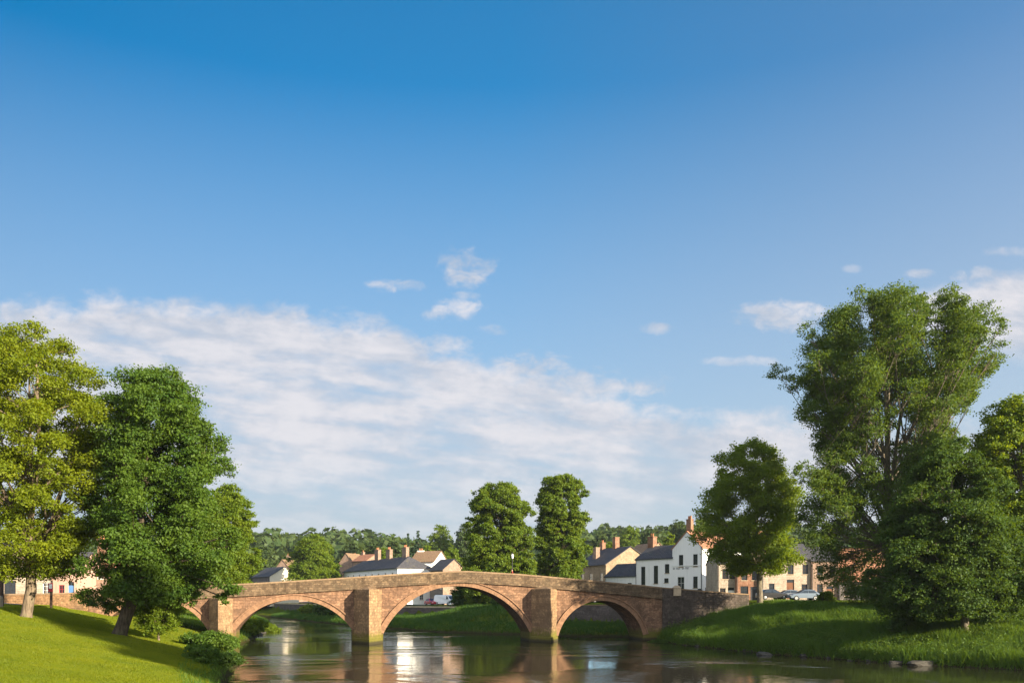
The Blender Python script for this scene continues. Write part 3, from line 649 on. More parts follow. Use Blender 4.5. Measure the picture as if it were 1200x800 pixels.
make_shrub('tall weedy clump under the skirt of the spreading dark tree', 1062, 71, 1.8, 1.5, 'leaf_shrub', 7000, .17, 107)
make_shrub('small leafy shrub on the grass ridge in front of the parked cars', 968, 94, 1.2, 1.3, 'leaf_chestnut', 4000, .18, 109)
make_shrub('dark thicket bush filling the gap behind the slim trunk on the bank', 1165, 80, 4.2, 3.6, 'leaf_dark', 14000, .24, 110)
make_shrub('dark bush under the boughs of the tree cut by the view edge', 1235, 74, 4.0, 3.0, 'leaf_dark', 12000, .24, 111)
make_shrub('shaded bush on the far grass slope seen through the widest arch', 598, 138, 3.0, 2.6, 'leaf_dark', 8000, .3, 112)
make_shrub('tall dark bush at the end of the quay wall beside the parked cars', 545, 160, 2.8, 4.2, 'leaf_dark', 12000, .34, 115)
make_shrub('dark bank bush at the river bend seen through the second arch', 392, 186, 4.2, 3.6, 'leaf_dark', 9000, .4, 113)
make_shrub('light green bush at the river bend seen through the second arch', 366, 205, 3.4, 2.4, 'leaf_bright', 6000, .4, 114)

# ------------------------------------------------------------------ the bridge
PHI = R(12); OX, OY = -31.0, 91.0; cP, sP = cos(PHI), sin(PHI)
def ub(px): k = (px - 600) / 1000.0; return (k * OY - OX) / (cP - k * sP)
def yb(u): return OY + u * sP
def zb(px, py): return Z(py, yb(ub(px)))
PAR = sorted((ub(a), zb(a, b)) for a, b in [(-60, 696), (0, 695.5), (60, 695), (140, 691), (210, 687), (300, 682.5), (400, 676.5), (480, 671), (545, 668.3), (610, 672), (700, 680), (770, 687), (830, 692), (885, 696), (940, 702)])
pu, pz = [p[0] for p in PAR], [p[1] for p in PAR]
def ztop(u): return float(np.interp(u, pu, pz))
PAR_H = 1.22; WID = 5.0
bridge = empty('stone_bridge', (OX, OY, 0), PHI, 'red sandstone bridge of four arches with pointed piers crossing the river', 'bridge')
ARCH = []
for a, b, sy, cy in [(118, 243, 737, 702), (275, 413, 738, 702), (449, 621, 741, 686), (654, 754, 744, 703)]:
    u0, u1 = ub(a), ub(b); uc = (u0 + u1) / 2; zs = Z(sy, yb(uc)); zc = Z(cy, yb(uc)); hs = (u1 - u0) / 2; rise = zc - zs
    rad = (hs * hs + rise * rise) / (2 * rise); ARCH.append((u0, u1, zs, uc, zc - rad, rad))
UA, UB = ub(104), ub(776)
def intr(u):
    for u0, u1, zs, uc, z0, r in ARCH:
        if u0 <= u <= u1: return z0 + sqrt(max(r * r - (u - uc) ** 2, 0))
    return -2.0
st = [UA]
for u0, u1, *_ in ARCH: st += [u0 - 1e-4] + list(np.linspace(u0, u1, 41)) + [u1 + 1e-4]
st.append(UB)
bd = MB()
for a, b in zip(st[:-1], st[1:]):
    la, lb = intr(a), intr(b); ta, tb = ztop(a) - PAR_H, ztop(b) - PAR_H
    if b - a > .001:
        bd.face([(a, 0, la), (b, 0, lb), (b, 0, tb), (a, 0, ta)], .5)
        bd.face([(b, WID, lb), (a, WID, la), (a, WID, ta), (b, WID, tb)], .5)
        bd.face([(a, WID, la), (b, WID, lb), (b, 0, lb), (a, 0, la)], .5)
        bd.face([(a, 0, ta), (b, 0, tb), (b, WID, tb), (a, WID, ta)], .5)
    else:
        bd.face([(a, WID, la), (b, WID, lb), (b, 0, lb), (a, 0, la)], .5)
for u in (UA, UB): bd.face([(u, 0, -2), (u, 0, ztop(u) - PAR_H), (u, WID, ztop(u) - PAR_H), (u, WID, -2)], .5)
bd.build('wall', MATS['bridge_stone'], bridge)
# piers with pointed cutwaters up to the string course, both sides of the bridge
for a, b in ((243, 275), (413, 449), (621, 654)):
    u0, u1 = ub(a) + .14, ub(b) - .14; um = (u0 + u1) / 2; tip = (u1 - u0) * 1.0; zt = ztop(um) - PAR_H - .30
    for sgn, y0 in ((-1, 0), (1, WID)):
        p = MB()
        A, B, Cc = (u0 + .02, y0), (um, y0 + sgn * tip), (u1 - .02, y0)
        if sgn > 0: A, Cc = Cc, A
        def ring(z, g): return [(q[0] + (q[0] - um) * g, y0 + (q[1] - y0) * (1 + g), z) for q in (A, B, Cc)]
        lv = [ring(-2, .06), ring(.55, .06), ring(.62, 0), ring(zt, 0)]
        for r0, r1 in zip(lv[:-1], lv[1:]):
            for i in range(2): p.face([r0[i], r0[i + 1], r1[i + 1], r1[i]], .5)
        t = lv[-1]; up = (um, y0 + sgn * .05, zt + .42)      # weathered sloping cap
        p.face([t[0], t[1], up], .3); p.face([t[1], t[2], up], .6)
        p.build('pier', MATS['pier_stone'], bridge)
# arch rings of cut voussoirs, with a projecting hood
def ring_mesh(u0, u1, zs, uc, z0, r, y, sgn):
    a0 = math.acos(max(-1, min(1, (u1 - uc) / r))); n = int(r * (pi - 2 * a0) / .34); mb = MB()
    for i in range(n):
        t0 = a0 + (pi - 2 * a0) * i / n + .0006; t1 = a0 + (pi - 2 * a0) * (i + 1) / n - .0006; q = random.random()
        for (ra, rb, pr) in ((r - .03, r + .46, .06), (r + .47, r + .60, .20)):
            pts = []
            for yy in (y + .1 * -sgn, y + sgn * pr):
                pts += [(uc + rr * cos(t), yy, z0 + rr * sin(t)) for rr, t in ((ra, t0), (ra, t1), (rb, t1), (rb, t0))]
            lo, hi = pts[:4], pts[4:]
            for f in ((hi if sgn < 0 else hi[::-1]), [lo[0], lo[1], hi[1], hi[0]], [lo[2], lo[3], hi[3], hi[2]], [lo[1], lo[2], hi[2], hi[1]], [lo[3], lo[0], hi[0], hi[3]]): mb.face(f, q)
    return mb
for A in ARCH:
    ring_mesh(*A, 0, -1).build('arch_ring', MATS['voussoir'], bridge); ring_mesh(*A, WID, 1).build('arch_ring', MATS['voussoir'], bridge)
def ribbon(us, y0, y1, z0, z1, r=None):
    """a bar that follows the rise of the bridge; z0, z1 are offsets from the parapet top"""
    mb = MB()
    for a, b in zip(us[:-1], us[1:]):
        A, B = ztop(a), ztop(b)
        mb.hexa([(a, y0, A + z0), (b, y0, B + z0), (b, y1, B + z0), (a, y1, A + z0), (a, y0, A + z1), (b, y0, B + z1), (b, y1, B + z1), (a, y1, A + z1)], r)
    return mb
us = np.linspace(UA, UB, 70)
for y0 in (-.02, WID - .38):
    ribbon(us, y0, y0 + .40, -PAR_H + .004, -.17, .5).build('parapet', MATS['parapet_stone'], bridge)
    ribbon(np.linspace(UA, UB, 74), y0 - .05, y0 + .45, -.168, 0).build('coping', MATS['coping'], bridge)
ribbon(us, -.27, -.023, -PAR_H - .16, -PAR_H + .05, .5).build('string_course', MATS['parapet_stone'], bridge)
ribbon(us, WID + .023, WID + .16, -PAR_H - .20, -PAR_H + .06, .5).build('string_course', MATS['parapet_stone'], bridge)
ribbon(us, .39, WID - .39, -PAR_H + .006, -PAR_H + .05, .5).build('deck', MATS['asphalt'], bridge)

# ------------------------------------------------------------------ walls along the approaches and the quay
def wall_run(name, label, pts, ztops, th, mat, cap=.14, over=.05, capmat='coping', zbase=-1.0, par=None):
    """pts: plan points (x, y); a stone wall with capping stones"""
    root = empty(name, (pts[0][0], pts[0][1], 0), 0, label, 'wall'); x0, y0 = pts[0]; w, c = MB(), MB()
    P = [(x - x0, y - y0) for x, y in pts]; Q = []; Zt = []
    for (a, b), (za, zc) in zip(zip(P[:-1], P[1:]), zip(ztops[:-1], ztops[1:])):
        n = max(1, int(math.hypot(b[0] - a[0], b[1] - a[1]) / 1.1))
        for i in range(n): Q.append((a[0] + (b[0] - a[0]) * i / n, a[1] + (b[1] - a[1]) * i / n)); Zt.append(za + (zc - za) * i / n)
    Q.append(P[-1]); Zt.append(ztops[-1])
    nr = []
    for i in range(len(Q)):
        a, b = Q[max(i - 1, 0)], Q[min(i + 1, len(Q) - 1)]; d = math.hypot(b[0] - a[0], b[1] - a[1]); nr.append((-(b[1] - a[1]) / d, (b[0] - a[0]) / d))
    for i in range(len(Q) - 1):
        def corner(j, o): return (Q[j][0] + nr[j][0] * o, Q[j][1] + nr[j][1] * o)
        for mb, o0, o1, b0, b1, t in ((w, 0, th, None, None, -cap), (c, -over, th + over, -cap + .002, -cap + .002, 0)):
            a0, a1, d1, d0 = corner(i, o0), corner(i + 1, o0), corner(i + 1, o1), corner(i, o1)
            za = zbase if b0 is None else Zt[i] + b0; zc = zbase if b1 is None else Zt[i + 1] + b1; j = random.uniform(-.012, .012) if mb is c else 0
            mb.hexa([(*a0, za), (*a1, zc), (*d1, zc), (*d0, za), (*a0, Zt[i] + t + j), (*a1, Zt[i + 1] + t + j), (*d1, Zt[i + 1] + t + j), (*d0, Zt[i] + t + j)])
    w.build('masonry', MATS[mat], root); c.build('capping', MATS[capmat], root); return root
def bw(u, y=0): return (OX + u * cP - y * sP, OY + u * sP + y * cP)
uu = [UB + .05] + [ub(p) for p in (800, 830, 860, 878)]
wall_run('approach_wall', 'dark rubble stone wall sloping down from the bridge end to the grass bank', [bw(u, .04) for u in uu], [ztop(u) for u in uu], .42, 'rubble_shaded')
uu = [ub(p) for p in (-40, 0, 40, 80)] + [UA - .05]
wall_run('approach_wall', 'sunlit sandstone wall beside the lawn running up to the bridge', [bw(u, .04) for u in uu], [ztop(u) for u in uu], .42, 'approach_stone')
wall_run('approach_wall', 'roadside wall on the upstream side of the bridge end by the houses', [bw(u, WID - .42) for u in (UB + .05, UB + 4, UB + 8)], [ztop(u) for u in (UB + .05, UB + 4, UB + 8)], .42, 'rubble_shaded')
wall_run('retaining_wall', 'grey retaining wall above the grass seen through the narrow end arch', [(25, 109), (13, 120.0), (4.2, 126.2)], [4.15, 4.05, 3.9], .5, 'quay_stone')
wall_run('retaining_wall', 'dark quay wall below the parked cars seen through the widest arch', [(-8.7, 152.3), (-24, 163), (-35, 180), (-52, 215), (-75, 260)], [3.45, 3.45, 3.5, 3.5, 3.5], .5, 'quay_stone', capmat='pale_stone', cap=.25, over=.10)
em = MB(); em.box(-.45, .45, -.45, .45, -.4, .55); em.hexa([(-.5, -.5, .552), (.5, -.5, .552), (.5, .5, .552), (-.5, .5, .552), (-.2, -.2, .85), (.2, -.2, .85), (.2, .2, .85), (-.2, .2, .85)])
ue = ub(794); ex, ey = bw(ue, .25)
tag(em.build('end_stone', MATS['pale_stone'], loc=(ex, ey, ztop(ue) - .50), bevel=.02), 'pale square capstone set on the dark wall at the bridge end', 'capstone')

# ------------------------------------------------------------------ roads and paths
def strip(name, pts, w, mat, label, dz=.06, kind='structure', step=1.0):
    V, F = [], []; P = [Vector((a, b)) for a, b in pts]; Q = []
    for a, b in zip(P[:-1], P[1:]):
        n = max(1, int((b - a).length / step)); Q += [a.lerp(b, i / n) for i in range(n)]
    Q.append(P[-1])
    for i, q in enumerate(Q):
        d = (Q[min(i + 1, len(Q) - 1)] - Q[max(i - 1, 0)]).normalized(); n = Vector((-d.y, d.x))
        cs = [q + n * w * s for s in (-.5, -.25, 0, .25, .5)]; z = max(tz(c.x, c.y) for c in cs) + dz
        for c in cs: V.append((c.x, c.y, z))
    for i in range(len(Q) - 1):
        for j in range(4): k = i * 5 + j; F.append((k, k + 5, k + 6, k + 1))
    return tag(mesh_np(name, np.array(V), np.array(F), MATS[mat]), label, 'road', kind=kind)
strip('road', [(66, 127), (30, 119.5), (22, 124), (14, 145), (6, 165), (-2, 175)], 6.5, 'asphalt', 'street in front of the houses at the far end of the bridge')
strip('quay_road', [(-3, 172), (-16, 176), (-27, 190), (-44, 222), (-68, 268)], 6, 'asphalt', 'quayside road with parked cars in front of the long terrace')
strip('footpath', [(-60, 77.5), (-46, 80.6), (-44.5, 82)], 1.6, 'paving', 'grey path between the lawn and the sandstone wall', .08)

# ------------------------------------------------------------------ houses
def wall_sheet(mb, p0, p1, z0, z1, holes, rec=.16, nrm=None):
    """vertical wall from p0 to p1 with window and door openings (u0, u1, z0, z1) and their reveals"""
    p0, p1 = Vector((*p0, 0)), Vector((*p1, 0)); L = (p1 - p0).length; d = (p1 - p0) / L; inn = Vector((-d.y, d.x, 0))
    us = sorted({0, L, *[h[0] for h in holes], *[h[1] for h in holes]}); zs = sorted({z0, z1, *[h[2] for h in holes], *[h[3] for h in holes]})
    P = lambda u, z, o=0: tuple(p0 + d * u + inn * o + Vector((0, 0, z)))
    for a, b in zip(us[:-1], us[1:]):
        for c, e in zip(zs[:-1], zs[1:]):
            um, zm = (a + b) / 2, (c + e) / 2
            if any(h[0] < um < h[1] and h[2] < zm < h[3] for h in holes): continue
            mb.face([P(a, c), P(b, c), P(b, e), P(a, e)], .5)
    for h in holes:
        a, b, c, e = h[:4]
        for q in ([P(a, c), P(a, c, rec), P(a, e, rec), P(a, e)], [P(b, c, rec), P(b, c), P(b, e), P(b, e, rec)], [P(a, e), P(a, e, rec), P(b, e, rec), P(b, e)], [P(a, c, rec), P(a, c), P(b, c), P(b, c, rec)]): mb.face(q, .5)
    return P, L
def window(root, P, h, frame='white_paint', kind='window', bars=(1, 2), rec=.12, sill='pale_stone'):
    a, b, c, e = h[:4]; mb = MB()
    def bar(x0, x1, z0, z1, o0=None, o1=None):
        o0 = rec - .05 if o0 is None else o0; o1 = rec + .02 if o1 is None else o1
        mb.hexa([P(x0, z0, o0), P(x1, z0, o0), P(x1, z0, o1), P(x0, z0, o1), P(x0, z1, o0), P(x1, z1, o0), P(x1, z1, o1), P(x0, z1, o1)], .5)
    g = MB()
    if kind == 'door':
        bar(a + .004, b - .004, c + .01, e - .45, rec, rec + .05); d = mb.build('door', MATS[frame], root)
        g.face([P(a + .004, e - .45, rec + .01), P(b - .004, e - .45, rec + .01), P(b - .004, e - .004, rec + .01), P(a + .004, e - .004, rec + .01)]); g.build('pane', MATS['window_glass'], d); return d
    t = .07
    bar(a + .004, b - .004, c + .004, c + t); bar(a + .004, b - .004, e - t, e - .004); bar(a + .004, a + t, c + t, e - t); bar(b - t, b - .004, c + t, e - t)
    nx, nz = bars
    for i in range(1, nx + 1):
        x = a + (b - a) * i / (nx + 1); bar(x - .02, x + .02, c + t, e - t, rec - .035)
    for i in range(1, nz + 1):
        z = c + (e - c) * i / (nz + 1); bar(a + t, b - t, z - .02, z + .02, rec - .03)
    w = mb.build('window', MATS[frame], root)
    g.face([P(a + .01, c + .01, rec), P(b - .01, c + .01, rec), P(b - .01, e - .01, rec), P(a + .01, e - .01, rec)]); g.build('pane', MATS['window_glass'], w)
    s = MB(); s.hexa([P(a - .08, c - .10, -.09), P(b + .08, c - .10, -.09), P(b + .08, c - .10, rec), P(a - .08, c - .10, rec), P(a - .08, c - .002, -.09), P(b + .08, c - .002, -.09), P(b + .08, c - .002, rec), P(a - .08, c - .002, rec)], .5)
    s.build('sill', MATS[sill], w); return w
def chimney(root, x, y, z0, z1, w=.9, d=.55, mat='red_brick', pots=2):
    mb = MB(); mb.box(x - w / 2, x + w / 2, y - d / 2, y + d / 2, z0, z1, .5); mb.box(x - w / 2 - .07, x + w / 2 + .07, y - d / 2 - .07, y + d / 2 + .07, z1 + .002, z1 + .14, .5)
    c = mb.build('chimney', MATS[mat], root)
    for i in range(pots):
        q = MB(); q.lathe([(.13, 0), (.12, .45), (.15, .47), (.15, .55)], 8, (x + w * (.7 * (i + .5) / pots - .35), y, z1 + .142)); q.build('pot', MATS['terracotta'], c)
def house(label, p_left, p_right, depth, z0, ze, zr, wall='white_render', roof='slate', kind='gable_side', front=(), rside=(), lside=(), chims=(), frame='white_paint', sill='pale_stone',
          name='house', trim=None, over=.28, gable_wall=None, cat='house'):
    """p_left -> p_right: the front in plan as one faces it; depth goes behind it. kind: gable_side (ridge along the front), gable_front (ridge going back), hip"""
    a, b = Vector(p_left), Vector(p_right); L = (b - a).length; yaw = math.atan2((b - a).y, (b - a).x)
    root = empty(name, (a.x, a.y, z0), yaw, label, cat); H, Rg = ze - z0, zr - z0; D = depth; w = MB(); gm = MB() if gable_wall else w
    B = -1.5; gm2 = MB() if gable_wall else w
    P1, _ = wall_sheet(w, (0, 0), (L, 0), B, H, [h[:4] for h in front]); P2, _ = wall_sheet(gm, (L, 0), (L, D), B, H, [h[:4] for h in rside])
    wall_sheet(w, (L, D), (0, D), B, H, []); P4, _ = wall_sheet(gm2, (0, D), (0, 0), B, H, [h[:4] for h in lside])
    if kind == 'gable_side':
        gm.face([(L, 0, H), (L, D, H), (L, D / 2, Rg)], .5); gm2.face([(0, D, H), (0, 0, H), (0, D / 2, Rg)], .5)
    elif kind == 'gable_front':
        w.face([(0, 0, H), (L, 0, H), (L / 2, 0, Rg)], .5); w.face([(L, D, H), (0, D, H), (L / 2, D, Rg)], .5)
    w.build('wall', MATS[wall], root)
    if gable_wall: gm.build('gable_wall', MATS[gable_wall], root); gm2.build('gable_wall', MATS[gable_wall], root)
    r = MB(); th = .14; o = over
    def slab(p):    # p: four points counter-clockwise from above, eaves first
        up = Vector((0, 0, th)); lo = [Vector(q) + Vector((0, 0, .01)) for q in p]; r.hexa([*lo, *[q + up for q in lo]], .5)
    if kind == 'gable_side':
        k = (Rg - H) / (D / 2)
        slab([(-o, -o, H - k * o), (L + o, -o, H - k * o), (L + o, D / 2, Rg), (-o, D / 2, Rg)]); slab([(L + o, D + o, H - k * o), (-o, D + o, H - k * o), (-o, D / 2, Rg), (L + o, D / 2, Rg)])
    elif kind == 'gable_front':
        k = (Rg - H) / (L / 2); o2 = min(o, .15)
        slab([(-o, D + o, H - k * o), (-o, -o2, H - k * o), (L / 2, -o2, Rg), (L / 2, D + o, Rg)]); slab([(L + o, -o2, H - k * o), (L + o, D + o, H - k * o), (L / 2, D + o, Rg), (L / 2, -o2, Rg)])
    else:
        k = (Rg - H) / (D / 2); e = D / 2 * .8
        A, Bq, Cq, Dq = (-o, -o, H - k * o), (L + o, -o, H - k * o), (L + o, D + o, H - k * o), (-o, D + o, H - k * o); E, F = (e, D / 2, Rg), (L - e, D / 2, Rg)
        slab([A, Bq, F, E]); slab([Cq, Dq, E, F]); r.face([Bq, Cq, F], .5); r.face([(q[0], q[1], q[2] + th) for q in (Bq, Cq, F)], .5); r.face([Dq, A, E], .5); r.face([(q[0], q[1], q[2] + th) for q in (Dq, A, E)], .5)
        for q0, q1 in ((Bq, Cq), (Dq, A)): r.face([q0, q1, (q1[0], q1[1], q1[2] + th), (q0[0], q0[1], q0[2] + th)], .5)
    rf = r.build('roof', MATS[roof], root)
    if kind != 'gable_front':
        ge = H - k * o; gt = MB(); gt.tube([(-o, -o - .07, ge + .02), (L + o, -o - .07, ge + .02)], .065, 6); gt.build('gutter', MATS['iron'], root)
        dp = MB(); dp.tube([(.12, -o - .07, ge), (.12, -.09, ge - .35), (.12, -.09, -.5)], .045, 6); dp.build('downpipe', MATS['iron'], root)
    for P, hs in ((P1, front), (P2, rside), (P4, lside)):
        for h in hs:
            if len(h) > 4 and h[4] == 'door': window(root, P, h, h[5] if len(h) > 5 else 'brown_paint', 'door')
            else: window(root, P, h, h[5] if len(h) > 5 else frame, bars=h[6] if len(h) > 6 else (1, 2), sill=sill)
    for c in chims: chimney(rf, *c)
    return root, L, P1
def grid_windows(L, cols, rows, w, h, u0=None, u1=None):
    u0 = 1.0 if u0 is None else u0; u1 = L - 1.0 if u1 is None else u1
    return [(u0 + (u1 - u0) * (i + .5) / cols - w / 2, u0 + (u1 - u0) * (i + .5) / cols + w / 2, z, z + h) for i in range(cols) for z in rows]

# --- the white street row at the far end of the bridge (its fronts look down the river, away from the sun)
def along(p, d, px):
    """walk from p along unit direction d until the photo column px is reached"""
    k = (px - 600) / 1000.0; t = (k * p[1] - p[0]) / (d[0] - k * d[1]); return (p[0] + d[0] * t, p[1] + d[1] * t)
SD = (-.643, .766); GZ0 = 4.45
inn_r = (U(823, 145), 145); inn_l = along(inn_r, SD, 788); wh_l = along(inn_l, SD, 745); lo_l = along(wh_l, SD, 709)
dst = lambda a, b: math.hypot(a[0] - b[0], a[1] - b[1])
Li = dst(inn_l, inn_r)
zi = Z(643, 149) - GZ0
inn, L_, P_ = house('white gabled inn with dark sash windows and a brick stack on its peak', inn_l, inn_r, 11, GZ0, Z(642, 147), Z(622.5, 147), 'white_render', 'red_tile', 'gable_front',
    front=[(Li * .22, Li * .22 + .95, 5.9, 8.0, 'w', 'dark_paint'), (Li * .70, Li * .70 + .95, 5.9, 8.0, 'w', 'dark_paint'), (Li * .17, Li * .17 + 1.5, 2.0, 4.2, 'w', 'white_paint', (1, 1)), (Li * .70, Li * .70 + .95, 2.2, 4.2, 'w', 'dark_paint'), (Li * .84, Li * .84 + .9, 0, 2.1, 'door', 'brown_paint'), (Li * .42, Li * .42 + 1.6, .9, 2.0, 'w', 'dark_paint', (2, 0))],
    rside=[(.8, 2.2, 0, 2.3, 'door', 'brown_paint'), (2.6, 4.2, .7, 2.2, 'w', 'white_paint', (2, 1)), (1.4, 2.4, 3.3, 5.2), (5, 6, 3.3, 5.2), (1.4, 2.4, 6.3, 8.0), (5, 6, 6.3, 8.0), (6.2, 7.6, .7, 2.2), (8.6, 9.6, 0, 2.2, 'door', 'dark_paint')],
    chims=[(Li / 2, .75, Z(624, 148) - GZ0 - .6, Z(609, 148) - GZ0, 1.0, .7, 'red_brick', 3)], over=.18)
s = MB(); zc_ = Z(662.8, 147) - GZ0; s.box(-.02, L_ + .03, -.09, -.003, zc_, zc_ + .16, .5); s.build('string_course', MATS['white_paint'], inn)
s = MB(); s.box(-.02, L_ + .03, -.07, -.003, 2.05 - .28, 2.05 - .14, .5); s.build('sign_board', MATS['dark_paint'], inn)
s = MB(); s.tube([(L_ - .12, -.12, 0), (L_ - .12, -.12, zi + .2)], .06, 6); s.build('downpipe', MATS['iron'], inn)
lt = MB(); x = .15                                        # worn painted lettering under the string course
for i, gw in enumerate([.26, .3, .28, .3, .22, 0, .26, .28, .3, .2, .26]):
    if gw:
        zl = zc_ - .52
        lt.box(x, x + .06, -.03, -.003, zl, zl + .34, .5)
        if i % 3 != 1: lt.box(x + gw - .08, x + gw - .03, -.03, -.003, zl, zl + .34, .5)
        if i % 2 == 0: lt.box(x + .062, x + gw - .082, -.03, -.003, zl + .27, zl + .34, .5)
        if i % 3 == 0: lt.box(x + .062, x + gw - .082, -.03, -.003, zl, zl + .07, .5)
    x += gw + .07 if gw else .3
lt.build('lettering', MATS['faded_paint'], inn)
Lw = dst(wh_l, inn_l); W = Lw
house('plain white house under a dark slate roof, joined to the gabled inn', wh_l, inn_l, 8.0, GZ0, Z(654.3, 153), Z(639.5, 156), 'white_render', 'slate', 'gable_side',
    front=[(W * .15, W * .15 + 1.0, 2.9, 6.2, 'w', 'dark_paint', (1, 4)), (W * .5, W * .5 + 1.0, 3.1, 6.3, 'w', 'dark_paint', (1, 4)), (W * .80, W * .80 + 1.0, 4.9, 6.5, 'w', 'dark_paint'), (W * .78, W * .78 + 1.0, 3.2, 4.0, 'w', 'dark_paint', (1, 0)),
           (W * .5, W * .5 + .9, .8, 2.2, 'w', 'dark_paint'), (W * .74, W * .74 + .9, .6, 1.9, 'w', 'dark_paint'), (W * .90, W * .90 + .7, 0, 2.0, 'door', 'dark_paint'), (W * .18, W * .18 + 1.1, .5, 1.9, 'w', 'dark_paint')],
    chims=[(.5, 4.0, Z(648, 158) - GZ0, Z(629, 158) - GZ0, 1.3, 1.1, 'red_brick', 2)], over=.15)
Lo = dst(lo_l, wh_l)
house('low white outbuilding with a slate roof between the stone house and white house', lo_l, wh_l, 7, GZ0 - .3, Z(675, 160), Z(661, 163), 'white_render', 'slate', 'gable_side',
    front=[(Lo * .08, Lo * .08 + .9, 1.6, 3.4, 'w', 'dark_paint'), (Lo * .4, Lo * .4 + 1.0, 1.6, 3.5, 'w', 'dark_paint'), (Lo * .74, Lo * .74 + 1.0, 1.4, 3.6, 'w', 'dark_paint'), (Lo * .6, Lo * .6 + .8, -.2, 1.0, 'w', 'dark_paint')], over=.15)
# --- stone house, gable to the street, its long side in shade
sh_r = (U(710, 184), 184); sd2 = (-.42, .908); sh_l = along(sh_r, sd2, 676); Ls = dst(sh_l, sh_r)
house('tall stone house with a sunlit gable and a dark slate roof behind the bridge', sh_l, sh_r, 12.5, 4.2, Z(661, 186), Z(641, 189), 'house_stone', 'slate', 'gable_side',
    front=[(Ls * .80, Ls * .80 + 1.3, 3.6, 6.2, 'w', 'dark_paint'), (Ls * .45, Ls * .45 + 1.3, 3.6, 6.2, 'w', 'dark_paint'), (Ls * .15, Ls * .15 + 1.3, 3.6, 6.2, 'w', 'dark_paint'), (Ls * .62, Ls * .62 + 1.3, .6, 2.6, 'w', 'dark_paint'), (Ls * .3, Ls * .3 + 1.2, 0, 2.4, 'door')],
    rside=[(1.4, 2.3, 4.3, 6.0), (4.2, 5.1, 4.3, 6.6, 'w', 'dark_paint'), (8, 9, 3.8, 5.6), (2.6, 3.6, .6, 2.2), (6, 7, .6, 2.2)],
    chims=[(Ls - 6.0, 6.25, Z(648, 190) - 4.2, Z(629, 190) - 4.2, 1.2, 1.1, 'red_brick', 0), (Ls - 8.5, 2.6, Z(655, 190) - 4.2, Z(641, 190) - 4.2, 1.5, 1.0, 'pink_stone', 0), (1.0, 6.25, 10.5, 13.4, 1.2, .9, 'red_brick', 2)])
b_r = (U(752, 212), 212); b_l = along(b_r, sd2, 728); Lb = dst(b_l, b_r)
house('brown tiled stone house whose roof shows over the stone gable', b_l, b_r, 10, 4.6, Z(654, 214), Z(636, 214), 'house_stone', 'brown_tile', 'gable_side', front=grid_windows(Lb, 3, (1, 4.5), 1.0, 1.6), rside=[(2, 3, 4, 5.6), (6, 7, 4, 5.6)])
# --- the street row in the sun behind the slim tree
def row_house(label, pxa, pxb, Y, z0, ze_py, zr_py, wall, roof, wins, dep=8, frame='timber', **k):
    a, b = (U(pxa, Y), Y), (U(pxb, Y + .0) - .02, Y); L = b[0] - a[0]
    return house(label, a, b, dep, z0, Z(ze_py, Y), Z(zr_py, Y), wall, roof, 'gable_side', front=[(w[0] * L, w[0] * L + w[1], *w[2:]) for w in wins], over=.12, frame=frame, **k)
row_house('narrow cream stone cottage beside the gabled inn with a pale door', 841, 863, 133, 4.5, 660, 648, 'cream_stone', 'slate', [(.25, .9, 3.4, 5.0), (.65, .9, 3.4, 5.0), (.55, 1.0, 0, 2.1, 'door', 'white_paint'), (.12, .9, .8, 2.0)])
row_house('small red brick shop behind the slim tree trunk', 863, 893, 132.2, 4.5, 664, 650, 'red_brick', 'slate', [(.16, 1.2, .5, 2.3, 'w', 'dark_paint'), (.55, 1.2, 0, 2.2, 'door', 'dark_paint'), (.2, .9, 3.2, 4.7), (.6, .9, 3.2, 4.7), (.84, .4, 0, 2.3, 'door', 'white_paint')], chims=[(3.3, 4, 6.0, 8.6, 1, .7, 'red_brick', 2)])
row_house('pale pink stone house with a brown plank door behind the parked cars', 893, 951, 131.4, 4.6, 655, 636, 'cream_stone', 'slate', [(.14, .85, 1.1, 2.6, 'w', 'dark_paint'), (.50, 1.15, .2, 3.2, 'door', 'brown_paint'), (.12, .9, 4.0, 5.5), (.52, .9, 4.0, 5.5), (.82, .9, 4.0, 5.5), (.8, .9, 1.1, 2.5)], chims=[(.6, 4, 8, 10.8, 1, .7, 'red_brick', 2)])
row_house('pinkish stone house beyond the hanging poplar foliage', 951, 983, 131, 4.6, 657, 640, 'pink_stone', 'slate', [(.2, .9, 1.0, 2.5), (.55, 1.0, 0, 2.2, 'door'), (.2, .9, 3.8, 5.3), (.65, .9, 3.8, 5.3)])
row_house('broad house with a steep sunlit orange tiled roof between the poplar and dark tree', 983, 1062, 130.6, 4.5, 681, 641, 'grey_stone', 'red_tile', [(.08, .9, .8, 2.1), (.24, 1.1, 0, 2.2, 'door', 'dark_paint'), (.42, .9, .8, 2.1), (.62, .9, .8, 2.1), (.8, .9, .8, 2.1)], dep=11, chims=[(9, 5.5, 6.2, 8.2, 1.2, .8, 'red_brick', 2)])
